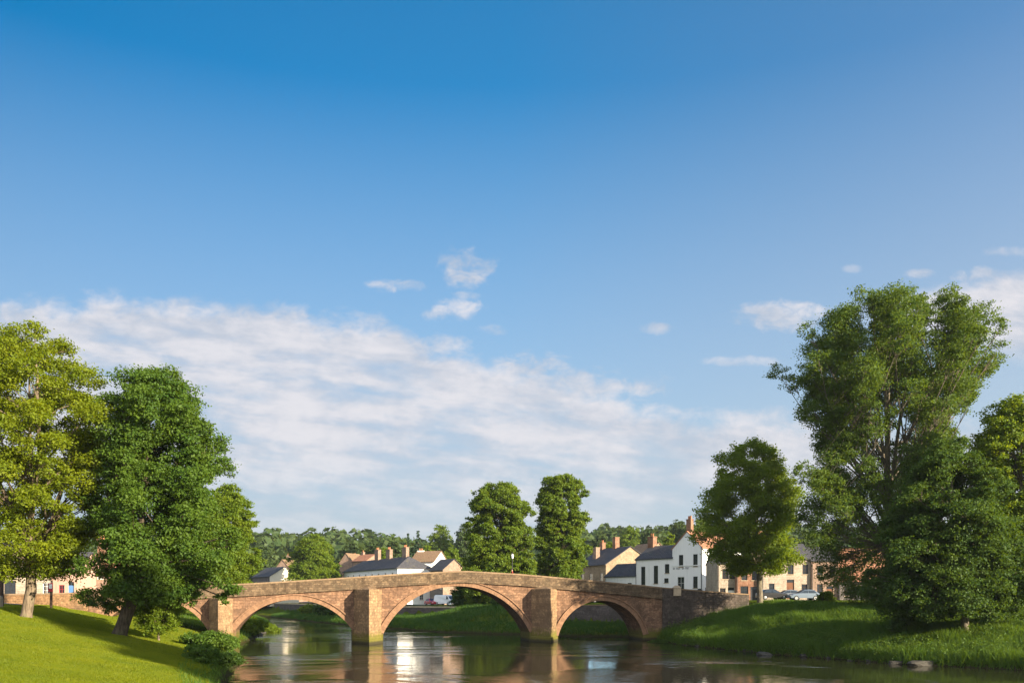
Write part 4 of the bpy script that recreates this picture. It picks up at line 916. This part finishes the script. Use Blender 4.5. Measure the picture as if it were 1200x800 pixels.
# --- the long white terrace on the quay
tr = (U(466, 200), 200); td = (-.5, .866); tl = along(tr, td, 403); Lt = dst(tl, tr); zq = 3.5
house('long white terrace with a hipped slate roof and tall stacks on the quay', tl, tr, 8.6, zq, Z(664.4, 200), Z(651.8, 204), 'white_render', 'slate', 'hip',
    front=grid_windows(Lt, 8, (5.9,), 1.0, 1.6) + grid_windows(Lt, 8, (3.0,), 1.0, 1.8) + [(Lt * q, Lt * q + 1, 0, 2.2, 'door', 'dark_paint') for q in (.1, .35, .6, .85)],
    rside=[(3.0, 3.9, 5.3, 7.0, 'w', 'dark_paint'), (4.6, 5.5, 5.3, 7.0, 'w', 'dark_paint'), (3.0, 4.0, 1.0, 2.8), (5.6, 6.6, 1.0, 2.8)],
    chims=[(Lt - 5.5, 4.3, 9.2, Z(641, 205) - zq, 2.6, .8, 'pink_stone', 3), (Lt - 16, 4.3, 9.2, Z(643.5, 214) - zq, 2.6, .8, 'pink_stone', 3), (Lt - 24, 4.3, 9.2, Z(644, 221) - zq, 2.6, .8, 'pink_stone', 3)], over=.35)
house('small white gabled house with a brown roof behind the long terrace', (U(481, 213), 213), (U(508, 211), 211), 9, zq, Z(658, 213), Z(645, 213), 'white_render', 'brown_tile', 'gable_side', front=[(1, 2, 4.6, 6.2), (3.6, 4.6, 4.6, 6.2), (2.2, 3.2, 0, 2.2, 'door')], rside=[(3, 4, 5, 6.6)], chims=[(.8, 4.5, 8.8, Z(645, 215) - zq, 1.6, .8, 'white_render', 3)])
p1 = (U(519, 196), 196); p0 = along(p1, (-.62, .78), 504); 
house('slate roofed house with an orange brick gable next to the white terrace', p0, p1, 6.2, zq, Z(667, 197), Z(655, 198), 'grey_stone', 'slate', 'gable_side', front=[(1, 2, 3.5, 5), (4, 5, 3.5, 5)], rside=[(2.4, 3.4, 1, 2.6)], gable_wall='pink_stone')
house('brown roofed cottage peeping over the bridge crown beside the domed tree', (U(527, 226), 226), (U(547, 224), 224), 8, zq, Z(672, 226), Z(663, 226), 'pink_stone', 'brown_tile', 'gable_side', front=[(1.5, 2.5, 1, 2.6)], chims=[(1, 4, 4.5, 8.2, 1.2, .8, 'red_brick', 2)])
house('dark gabled house with orange roof above the far end of the terrace', (U(398, 292), 292), (U(413, 290), 290), 8, 4, Z(659, 291), Z(648, 291), 'pink_stone', 'brown_tile', 'gable_front', front=[(1.2, 2.2, 6, 7.6), (2.6, 3.4, 8, 9.2), (1.2, 2.2, 3, 4.6)], chims=[(2.2, 6, 12, 15.8, 1, .8, 'red_brick', 2)])
house('pink stone house with a red stack behind the terrace chimneys', (U(413, 284), 284), (U(429, 280), 280), 8, 4, Z(657, 282), Z(649, 282), 'pink_stone', 'red_tile', 'gable_side', front=[(1, 2, 8, 9.6), (2.8, 3.6, 8, 9.6)], chims=[(.8, 4, 12, 16.2, 1, .8, 'pink_stone', 2)])
# --- houses behind the round tree
q1 = (U(316, 246), 246); q0 = along(q1, (-.62, .78), 296)
house('low slate roofed house with a sunlit cream gable before the wooded hill', q0, q1, 9, 4, Z(675, 247), Z(664, 249), 'grey_stone', 'slate', 'gable_side', front=[(2, 3, 3, 4.6), (6, 7, 3, 4.6)], rside=[(5.8, 6.6, 2.4, 3.8)], gable_wall='cream_render')
house('stone house with an attic window behind the cream gabled house', (U(319, 262), 262), (U(343, 260), 260), 9, 5, Z(671, 261), Z(655.5, 261), 'pink_stone', 'brown_tile', 'gable_front', front=[(1.4, 2.4, 5.4, 7.2), (3.8, 4.8, 5.4, 7.2), (2.7, 3.5, 7.6, 9)], chims=[(3.2, 4, 10.5, 13, 1, .8, 'pink_stone', 2)])
# --- houses behind the sandstone wall
house('tan stone house behind the wall and the pale trunk', (U(-40, 104), 104), (U(53, 105.5), 105.5), 8, 4.5, Z(658, 105), Z(628, 105), 'cream_stone', 'slate', 'gable_side', front=[(2.0, 3.3, .9, 2.9), (4.3, 5.6, .9, 2.6, 'w', 'dark_paint'), (7.0, 8.0, 0, 2.2, 'door', 'dark_paint'), (8.7, 9.6, .9, 2.4), (2, 3.2, 3.6, 5), (7, 8.2, 3.6, 5)], chims=[(.9, 4, 6, 9, 1, .8, 'red_brick', 2)])
house('pink rendered shop with blue shutters behind the signpost', (U(54, 107), 107), (U(90, 107), 107), 7, 4.4, Z(668, 107), Z(646, 107), 'pink_render', 'slate', 'gable_side', front=[(.15, .85, 0, 2.7, 'door', 'dark_paint'), (1.6, 2.3, 0.6, 2.2, 'w', 'red_paint'), (2.75, 3.5, .4, 2.6, 'door', 'blue_paint'), (1.5, 2.4, 3.4, 4.8)])
house('red stone house with a tiled roof half hidden by the leaning tree', (U(96, 112), 112), (U(152, 112), 112), 8, 4.2, Z(672, 112), Z(648, 112), 'pink_stone', 'red_tile', 'gable_side', front=[(1, 2, .9, 2.4), (3.4, 4.4, 0, 2.2, 'door', 'dark_paint'), (4.9, 5.8, .9, 2.4), (2, 2.9, 3.2, 4.6)], chims=[(.8, 4, 6.0, 8.6, 1, .8, 'red_brick', 2)])

# ------------------------------------------------------------------ vehicles
def loft(mb, secs, close=True):
    """secs: list of rings (same count) -> skin with end caps"""
    b = len(mb.v); n = len(secs[0])
    for s_ in secs: mb.v += [tuple(p) for p in s_]
    for i in range(len(secs) - 1):
        for k in range(n): mb.f.append((b + i * n + k, b + (i + 1) * n + k, b + (i + 1) * n + (k + 1) % n, b + i * n + (k + 1) % n)); mb.r.append(.5)
    mb.f.append(tuple(b + k for k in range(n))); mb.r.append(.5); e = b + (len(secs) - 1) * n; mb.f.append(tuple(e + k for k in reversed(range(n)))); mb.r.append(.5)
def car(name, label, X, Y, rz, paint, van=False, scale=1.0, z=None, cat=None, group=None):
    z = tz(X, Y) + .06 if z is None else z
    root = empty(name, (X, Y, z), rz, label, cat or ('van' if van else 'car'), group); root.scale = (scale,) * 3
    if van: top = [(-2.45, .95), (-2.42, 1.95), (-2.2, 2.12), (1.0, 2.12), (1.35, 2.02), (1.95, 1.22), (2.4, 1.08), (2.5, .75), (2.5, .35)]; W = .95; belt = 1.15
    else: top = [(-2.1, .62), (-2.05, .92), (-1.75, .98), (-1.15, 1.40), (-.5, 1.47), (.15, 1.43), (.95, .98), (1.75, .86), (2.05, .66), (2.08, .35)]; W = .86; belt = .92
    prof = [(-top[0][0] * -1, .3)] + top
    mb = MB(); secs = []
    for yy, inset, dz in ((-W, .10, -.10), (-W + .06, .02, -.03), (-W + .2, 0, 0), (W - .2, 0, 0), (W - .06, .02, -.03), (W, .10, -.10)):
        ring = []
        for x, h in prof:
            tum = max(0, h - belt) / .55 * .14; yv = yy * (1 - tum / W * .9)
            ring.append((x * (1 - inset * .12), yv, h + (dz if h > .5 else 0)))
        secs.append(ring)
    loft(mb, secs); mb.build('body', MATS[paint], root, smooth=False, bevel=.03)
    g = MB()
    for s_ in (-1, 1):            # side glass
        y = s_ * (W - .085)
        if van: q = [(.95, 1.25), (1.72, 1.25), (1.25, 1.9), (.95, 1.92)]; qs = [q, [(-2.1, 1.25), (.8, 1.25), (.8, 1.9), (-2.1, 1.9)]] if paint == 'car_blue' else [q]
        else: qs = [[(-1.5, .98), (-.35, .98), (-.35, 1.38), (-1.08, 1.34)], [(-.27, .98), (.78, .98), (.12, 1.36), (-.27, 1.38)]]
        for q in qs:
            pts = [(x, s_ * (W * (1 - max(0, h - belt) / .55 * .14 / W * .9) + .012), h) for x, h in q]
            g.face(pts if s_ < 0 else pts[::-1])
    if van: g.face([(1.40, -.72, 1.95), (1.93, -.78, 1.27), (1.93, .78, 1.27), (1.40, .72, 1.95)]); g.face([(-2.475, -.7, 1.25), (-2.475, -.62, 1.85), (-2.475, .62, 1.85), (-2.475, .7, 1.25)])
    else: g.face([(.22, -.60, 1.41), (.93, -.68, 1.012), (.93, .68, 1.012), (.22, .60, 1.41)]); g.face([(-1.74, -.66, 1.01), (-1.20, -.6, 1.385), (-1.20, .6, 1.385), (-1.74, .66, 1.01)])
    g.build('glass', MATS['car_glass'], root)
    wb = (1.55, -1.5) if van else (1.32, -1.25)
    for xw in wb:
        for s_ in (-1, 1):
            t = MB(); t.lathe([(.2, -.1), (.31, -.1), (.33, -.06), (.33, .06), (.31, .1), (.2, .1)], 18, (xw, s_ * (W - .08), .33), axis='y'); w = t.build('wheel', MATS['tyre'], root)
            h = MB(); h.lathe([(.03, -.02), (.2, -.005), (.21, .0)], 12, (xw, s_ * (W + .022), .33), axis='y'); h.build('rim', MATS['wheel_metal'], w)
    xe = 2.5 if van else 2.04; ze = .72 if van else .62
    for s_ in (-1, 1):
        l = MB(); l.box(xe - .12, xe + .025, s_ * (W - .22) - .13, s_ * (W - .22) + .13, ze - .06, ze + .08, .5); l.build('headlight', MATS['head_white'], root)
        l = MB(); l.box(-xe - .03, -xe + .12, s_ * (W - .2) - .1, s_ * (W - .2) + .1, ze + .02, ze + .2, .5); l.build('tail_light', MATS['tail_red'], root)
    return root
car('parked_car', 'silver blue car with a domed roof parked behind the grass ridge', U(942, 114), 114, R(182), 'car_silver')
car('parked_car', 'black car parked beside the silver blue one, half behind the slim trunk', U(905, 115.5), 115.5, R(2), 'car_black')
car('parked_car', 'grey car parked in the street farther back between the other two', U(922, 119.5), 119.5, R(180), 'car_grey')
car('parked_car', 'small red car parked end on beside the quay wall', U(506, 176), 176, R(-62), 'car_red')
car('parked_van', 'white van parked on the quay next to the red car', U(522, 174), 174, R(-38), 'car_white', van=True)
car('parked_car', 'pale blue grey car parked on the quay at the end of the wall', U(537.5, 169), 169, R(8), 'car_silver')
car('parked_car', 'dark grey car parked on the quay beyond the pale one', U(549, 173), 173, R(172), 'car_grey')
car('parked_van', 'light blue van parked above the wall seen through the narrow end arch', U(707, 130), 130, R(6), 'car_blue', van=True)

# ------------------------------------------------------------------ person on the bridge
def person(label, X, Y, z, rz):
    root = empty('person', (X, Y, z), rz, label, 'person')
    J = [((0, 0, .93), .14), ((0, 0, 1.12), .13), ((0, 0, 1.34), .15), ((0, .01, 1.47), .06), ((0, .02, 1.56), .075), ((0, .02, 1.66), .085),
         ((.19, 0, 1.42), .055), ((.25, .03, 1.15), .042), ((.24, .14, .92), .033), ((.24, .19, .84), .03), ((-.19, 0, 1.42), .055), ((-.25, -.03, 1.15), .042), ((-.24, .04, .90), .033), ((-.24, .09, .82), .03),
         ((.09, 0, .86), .09), ((.1, .14, .48), .06), ((.1, .08, .08), .045), ((.1, .22, .04), .035), ((-.09, 0, .86), .09), ((-.1, -.02, .48), .06), ((-.1, -.18, .09), .045), ((-.1, -.06, .04), .035)]
    E = [(0, 1), (1, 2), (2, 3), (3, 4), (4, 5), (2, 6), (6, 7), (7, 8), (8, 9), (2, 10), (10, 11), (11, 12), (12, 13), (0, 14), (14, 15), (15, 16), (16, 17), (0, 18), (18, 19), (19, 20), (20, 21)]
    def skin(nm, js, es, mat, grow=0.0, rootv=0):
        m = bpy.data.meshes.new(nm); m.from_pydata([j[0] for j in js], es, []); o = bpy.data.objects.new(nm, m); COL.objects.link(o); o.parent = root; m.materials.append(mat)
        md = o.modifiers.new('skin', 'SKIN'); sv = m.skin_vertices[0].data
        for v, j in zip(sv, js): v.radius = (j[1] + grow, j[1] + grow)
        sv[rootv].use_root = True; ss = o.modifiers.new('smooth', 'SUBSURF'); ss.levels = ss.render_levels = 2; return o
    skin('body', J, E, MATS['skin'])
    T = [J[i] for i in (0, 1, 2, 6, 7, 10, 11)]; skin('red_top', T, [(0, 1), (1, 2), (2, 3), (3, 4), (2, 5), (5, 6)], MATS['red_cloth'], .022)
    T = [J[0]] + [J[i] for i in (14, 15, 16, 18, 19, 20)]; skin('trousers', T, [(0, 1), (1, 2), (2, 3), (0, 4), (4, 5), (5, 6)], MATS['dark_cloth'], .018)
    skin('hair', [((0, -.02, 1.70), .09), ((0, -.055, 1.62), .075), ((0, -.06, 1.54), .05)], [(0, 1), (1, 2)], MATS['hair'], .012)
    return root
up = ub(602.5); px_, py_ = bw(up, 1.2)
person('person in a red top walking across the bridge behind the parapet', px_, py_, ztop(up) - PAR_H + .05, R(12 - 90))

# ------------------------------------------------------------------ lamp post, signpost, gate post, bollard, blue sign
ul = ub(609.5); lx, ly = bw(ul, WID - .75); lz = ztop(ul) - PAR_H + .05
lp = empty('street_lamp', (lx, ly, lz), 0, 'slim dark lamp post with a white lantern behind the bridge parapet', 'street lamp')
hl = Z(651, ly) - lz
m = MB(); m.lathe([(.11, 0), (.11, .5), (.06, .6), (.045, hl - .45), (.07, hl - .4), (.07, hl - .34)], 10); m.build('post', MATS['iron'], lp, smooth=True)
m = MB(); m.lathe([(.06, hl - .338), (.13, hl - .25), (.15, hl), (.14, hl + .16), (.06, hl + .22)], 12); m.build('lantern', MATS['lamp_glass'], lp, smooth=True)
m = MB(); m.lathe([(.17, hl + .222), (.10, hl + .32), (.02, hl + .42)], 12); m.build('cap', MATS['iron'], lp)
sx, sy = U(60, 78), 78.0; sz = tz(sx, sy)
sp = empty('signpost', (sx, sy, sz), 0, 'dark wooden signpost with a small red notice standing on the lawn', 'signpost')
m = MB(); m.box(-.09, .09, -.09, .09, -.4, 2.15, .5); m.build('post', MATS['timber'], sp, bevel=.015)
m = MB(); m.box(-.22, .22, -.125, -.093, 1.55, 2.35, .5); bo = m.build('notice_board', MATS['red_paint'], sp, bevel=.01)
m = MB(); m.box(-.15, .15, -.131, -.127, 1.85, 2.25, .5); m.build('notice', MATS['white_paint'], bo)
gx_, gy_ = U(1, 74), 74.0; gzz = tz(gx_, gy_)
gp = empty('gate_post', (gx_, gy_, gzz), 0, 'tall dark timber post standing at the end of the grey path', 'post')
m = MB(); m.box(-.17, .17, -.17, .17, -.4, 3.0, .5); m.build('shaft', MATS['timber'], gp, bevel=.02)
m = MB(); m.hexa([(-.21, -.21, 3.002), (.21, -.21, 3.002), (.21, .21, 3.002), (-.21, .21, 3.002), (-.05, -.05, 3.2), (.05, -.05, 3.2), (.05, .05, 3.2), (-.05, .05, 3.2)], .5); m.build('cap', MATS['timber'], gp)
bx_, by_ = U(0, 66), 66.0
m = MB(); m.lathe([(.20, -.3), (.20, .75), (.17, .88), (.08, .96)], 12); tag(m.build('bollard', MATS['pale_stone'], loc=(bx_, by_, tz(bx_, by_)), smooth=False), 'pale stone bollard in the grass near the dark timber post', 'bollard')
qx, qy = U(1018, 112), 112.0; qz = tz(qx, qy)
bs = empty('road_sign', (qx, qy, qz), 0, 'round blue road sign on a pole by the steep orange roofed house', 'road sign'); hq = Z(692, qy) - qz
m = MB(); m.tube([(0, 0, -.3), (0, 0, hq + .4)], .035, 8); m.build('pole', MATS['wheel_metal'], bs)
m = MB(); m.lathe([(.42, -.07), (.44, -.06), (.44, -.045), (.42, -.04)], 20, (0, 0, hq), axis='y'); dk = m.build('disc', MATS['blue_paint'], bs)
m = MB(); m.box(-.06, .06, -.078, -.072, hq - .25, hq + .12, .5); m.face([(-.18, -.075, hq + .08), (.18, -.075, hq + .08), (0, -.075, hq + .30)]); m.build('mark', MATS['white_paint'], dk)

# ------------------------------------------------------------------ stones along the water's edge
def stone(label, X, Y, sx_, sy_, sz_, seed, z=None, group=None):
    g = np.random.default_rng(seed); m = bpy.data.meshes.new('stone'); import bmesh
    b = bmesh.new(); bmesh.ops.create_icosphere(b, subdivisions=3, radius=1)
    for v in b.verts:
        d = v.co.normalized(); n = sum(a * sin(f * (d.x * p + d.y * q + d.z * r)) for a, f, p, q, r in S)if False else 0
        k = 1 + .16 * sin(3.1 * d.x + seed) * cos(2.7 * d.y + seed * 2) + .10 * sin(6.3 * d.z + 4.1 * d.x + seed)
        v.co = Vector((d.x * sx_ * k, d.y * sy_ * k, max(-.5, min(.62, d.z * k)) * sz_))
    b.to_mesh(m); b.free(); m.materials.append(MATS['rock'])
    o = bpy.data.objects.new('stone', m); COL.objects.link(o); o.location = (X, Y, .02 if z is None else z); o.rotation_euler = (0, 0, g.uniform(0, 6)); return tag(o, label, 'stone', group)
stone('flat pale ledge of rock at the waterline below the spreading dark tree', U(1082, 63.3), 63.3, 1.5, .7, .55, 3)
stone('long low stone lapped by the water on the shaded bank', U(895, 75.0), 75.0, 1.1, .5, .35, 5)
stone('smaller grey stone beside the flat rock ledge', U(1050, 64.6), 64.6, .6, .4, .35, 6)
for i in range(15):
    t = random.random(); Yq_ = 58 + 40 * t; Xq_ = float(np.interp(Yq_, [p[0] for p in XR], [p[1] for p in XR])) + random.uniform(-.2, .5); s_ = random.uniform(.14, .42)
    stone('small grey stone at the water line of the shaded bank', Xq_, Yq_, s_, s_ * .8, s_ * .7, 20 + i, random.uniform(-.02, .12), 'stones along the shaded water line')
for i in range(14):
    Yq_ = random.uniform(94, 134); Xq_ = float(np.interp(Yq_, [p[0] for p in XL], [p[1] for p in XL])) + random.uniform(-.4, .4); s_ = random.uniform(.2, .5)
    stone('small stone on the shore beyond the second arch', Xq_, Yq_, s_, s_ * .8, s_ * .6, 70 + i, random.uniform(0, .1), 'stones on the shore beyond the second arch')

# ------------------------------------------------------------------ trees on the rising ground behind the town, then the far wood
def small_tree(label, px, py_top, Y, wpx, leaf, kind, seed, group='trees behind the town'):
    X = U(px, Y); z = tz(X, Y) - .2; h = max(4.0, Z(py_top, Y) - z); w = wpx * Y / 1000.0 / 2
    nm = 'conifer_tree' if kind == 'conifer' else 'woodland_tree'
    root = empty(nm, (X, Y, z), 0, label, 'tree', group)
    mb = MB(); mb.tube([(0, 0, 0), (.1, 0, h * .5), (0, 0, h * .93)], [h * .022, h * .014, .03], 6); mb.build('trunk', MATS['bark_dark'], root)
    if kind == 'conifer':
        g = np.random.default_rng(seed); L = []
        for i in range(46):
            q = (i + g.uniform()) / 46; zz = h * (.12 + .86 * q); rr = w * (1 - q) ** .8 + .15; a = i * 2.4; L.append((cos(a) * rr * .6, sin(a) * rr * .6, zz, max(.35, rr * .55)))
        L = np.array(L); C, N, T, TW = lobe_leaves(L, 7000, 900 / 46, .45, .2, .25)
    else:
        L = prof_lobes([(h * .12, w * .6, w * .6), (h * .35, w, w), (h * .6, w * .95, w * .95), (h * .82, w * .65, w * .65), (h, w * .2, w * .2)], 70, w * .3, 1, .35, seed)
        C, N, T, TW = lobe_leaves(L, 11000, 900 / 70, .75, .35, .24)
    V, F = leaf_quads(C, N, .42 + Y * .0011); mesh_np('crown', V, F, MATS[leaf], root, rnd=T); return root
TREES = [  # photo column, row of the top, distance, width in photo pixels, leaf, kind, label
    (308, 640, 300, 34, 'leaf_wood', 'b', 'small tree on the hill just right of the ash over the parapet'),
    (412, 634, 330, 30, 'leaf_wood', 'b', 'rounded wood tree between the round tree and the terrace stacks'),
    (436, 632, 320, 30, 'leaf_wood', 'b', 'broad wood tree behind the first terrace stack'),
    (462, 629, 310, 24, 'leaf_wood', 'b', 'dark wood tree above the tallest terrace stack'),
    (478, 624, 330, 15, 'leaf_conifer', 'conifer', 'slim dark conifer standing over the white terrace chimney'),
    (490, 620, 340, 20, 'leaf_conifer', 'conifer', 'taller dark conifer on the skyline beside the slim one'),
    (516, 614, 360, 38, 'leaf_chestnut', 'b', 'round topped skyline tree left of the domed chestnut'),
    (500, 638, 270, 26, 'leaf_sycamore', 'b', 'light green tree behind the small white gabled house'),
    (530, 640, 262, 30, 'leaf_sycamore', 'b', 'light green tree behind the brown roofed cottage'),
    (545, 612, 350, 34, 'leaf_wood', 'b', 'skyline tree just behind the edge of the domed tree'),
    (450, 640, 262, 22, 'leaf_sycamore', 'b', 'low light green tree among the terrace chimneys'),
    (700, 640, 226, 30, 'leaf_sycamore', 'b', 'yellow green tree behind the narrow columnar tree'),
    (716, 634, 250, 26, 'leaf_bright', 'b', 'bright bushy tree over the slate roof of the stone house'),
    (704, 622, 330, 26, 'leaf_wood', 'b', 'grey green tree on the skyline over the stone house roof'),
    (715, 622, 310, 12, 'leaf_conifer', 'conifer', 'small pointed conifer on the skyline over the stone house roof'),
    (738, 616, 330, 38, 'leaf_chestnut', 'b', 'dark rounded tree on the skyline behind the stone chimney'),
    (762, 618, 300, 34, 'leaf_wood', 'b', 'mid green tree between the two red brick chimneys'),
    (784, 623, 270, 28, 'leaf_bright', 'b', 'bright green tree behind the white house chimney'),
    (796, 608, 340, 36, 'leaf_wood', 'b', 'dark tree on the skyline just left of the inn stack'),
    (822, 606, 330, 34, 'leaf_chestnut', 'b', 'round skyline tree just behind the inn stack'),
    (846, 612, 310, 34, 'leaf_wood', 'b', 'skyline tree half hidden behind the slim trunked sycamore'),
    (660, 625, 280, 60, 'leaf_wood', 'b', 'broad tree on the hill hidden behind the columnar tree'),
    (1010, 628, 190, 60, 'leaf_wood', 'b', 'dark tree behind the orange tiled roof'),
    (940, 630, 200, 60, 'leaf_wood', 'b', 'dark tree behind the pale pink house'),
    (180, 640, 170, 60, 'leaf_wood', 'b', 'wood tree seen between the leaning tree and the bridge'),
    (60, 636, 180, 70, 'leaf_wood', 'b', 'wood tree behind the tan stone house'),
]
for i, (a, b, Y, w, leaf, kind, lab) in enumerate(TREES): small_tree(lab, a, b, Y, w, leaf, kind, 300 + i)
def far_wood():
    n = 6200; g = np.random.default_rng(77)
    Y = 285 + 640 * g.uniform(0, 1, n) ** .8; X = g.uniform(-.68, .68, n) * Y
    k = (dleft(X, Y) > 8) | (dright(X, Y) > 8); k &= (dleft(X, Y) > 5) | (dright(X, Y) > 5)
    X, Y = X[k], Y[k]; pick = g.uniform(0, 1, len(X)) < np.where(Y < 420, .42, .75); X, Y = X[pick], Y[pick]
    z = terrain(X, Y); Cs, Ns, Rs = [], [], []
    S = []
    for x, y, zz in zip(X, Y, z):
        h = g.uniform(6, 15) * (.75 + .5 * float(vnoise(np.array([x]), np.array([y]), 40, 3)[0])); w = h * g.uniform(.46, .66); m = int(np.clip(26000 / y, 30, 85)); d = g.normal(size=(m, 3)); d /= np.linalg.norm(d, axis=1, keepdims=True); d[:, 2] = np.abs(d[:, 2]) * 1.2 - .35
        lump = 1 + .22 * np.sin(d[:, 0] * 4 + x) * np.cos(d[:, 1] * 4 + y)
        Cs.append(np.array([x, y, zz + h * .5]) + d * np.array([w, w, h * .5]) * (g.uniform(.75, 1.0, (m, 1)) * lump[:, None]))
        Ns.append(d * .9 + g.normal(size=(m, 3)) * .45 + np.array([0, 0, .3])); Rs.append(np.full(m, g.uniform(0, .75)) + g.uniform(0, .25, m)); S.append(np.full(m, w * .42))
    C = np.concatenate(Cs); N = np.concatenate(Ns); T = np.concatenate(Rs); V, F = leaf_quads(C, N, np.concatenate(S), .9)
    tag(mesh_np('far_woodland', V, F, MATS['leaf_wood'], rnd=T), 'wooded hillside rising behind the roofs of the town', 'woodland', kind='stuff')
far_wood()
# the riverside tree beyond the frame whose long shadow lies across the lawn
OFX, OFY = -26 + sin(R(SUN_AZ)) * 118, 57.5 - cos(R(SUN_AZ)) * 118
def off_tree():
    z = tz(OFX, OFY); root = empty('lime_tree', (OFX, OFY, z), 0, 'tall riverside lime standing on the bank outside the view, shading the lawn', 'tree')
    L = prof_lobes([(12, 2, 2), (18, 3.6, 3.6), (25, 4.4, 4.4), (33, 3.6, 3.6), (39, 1.5, 1.5)], 110, 1.7, 1, .25, 92); C, N, T, TW = lobe_leaves(L, 60000, 12, .75, .35, .22)
    P = [Vector(p) for p in ((0, 0, -.2), (0, 0, 1.5), (.2, .1, 12), (0, 0, 34))]; rd = [1.0, .7, .5, .05]; mb = MB(); mb.tube(P, rd, 10); limbs(mb, [(P, rd)], L, TW, .7, .7, 7)
    mb.build('trunk', MATS['bark_grey'], root, smooth=True); V, F = leaf_quads(C, N, .5); mesh_np('crown', V, F, MATS['leaf_lime'], root, rnd=T)
off_tree()
# ------------------------------------------------------------------ summer haze between here and the hill
hz_ = MB(); hz_.box(-1400, 1400, -250, 1500, -4.5, 92)
hm = bpy.data.materials.new('haze'); hm.use_nodes = True; ht = NT(hm.node_tree); ht.n.remove(ht.n['Principled BSDF'])
pv = ht.new('ShaderNodeVolumePrincipled'); pv.inputs['Color'].default_value = (.78, .86, .95, 1); pv.inputs['Density'].default_value = .00011; pv.inputs['Anisotropy'].default_value = .3
ht.l.new(pv.outputs[0], ht.n['Material Output'].inputs['Volume'])
tag(hz_.build('haze', hm), 'thin summer haze over the valley', 'haze', kind='stuff')
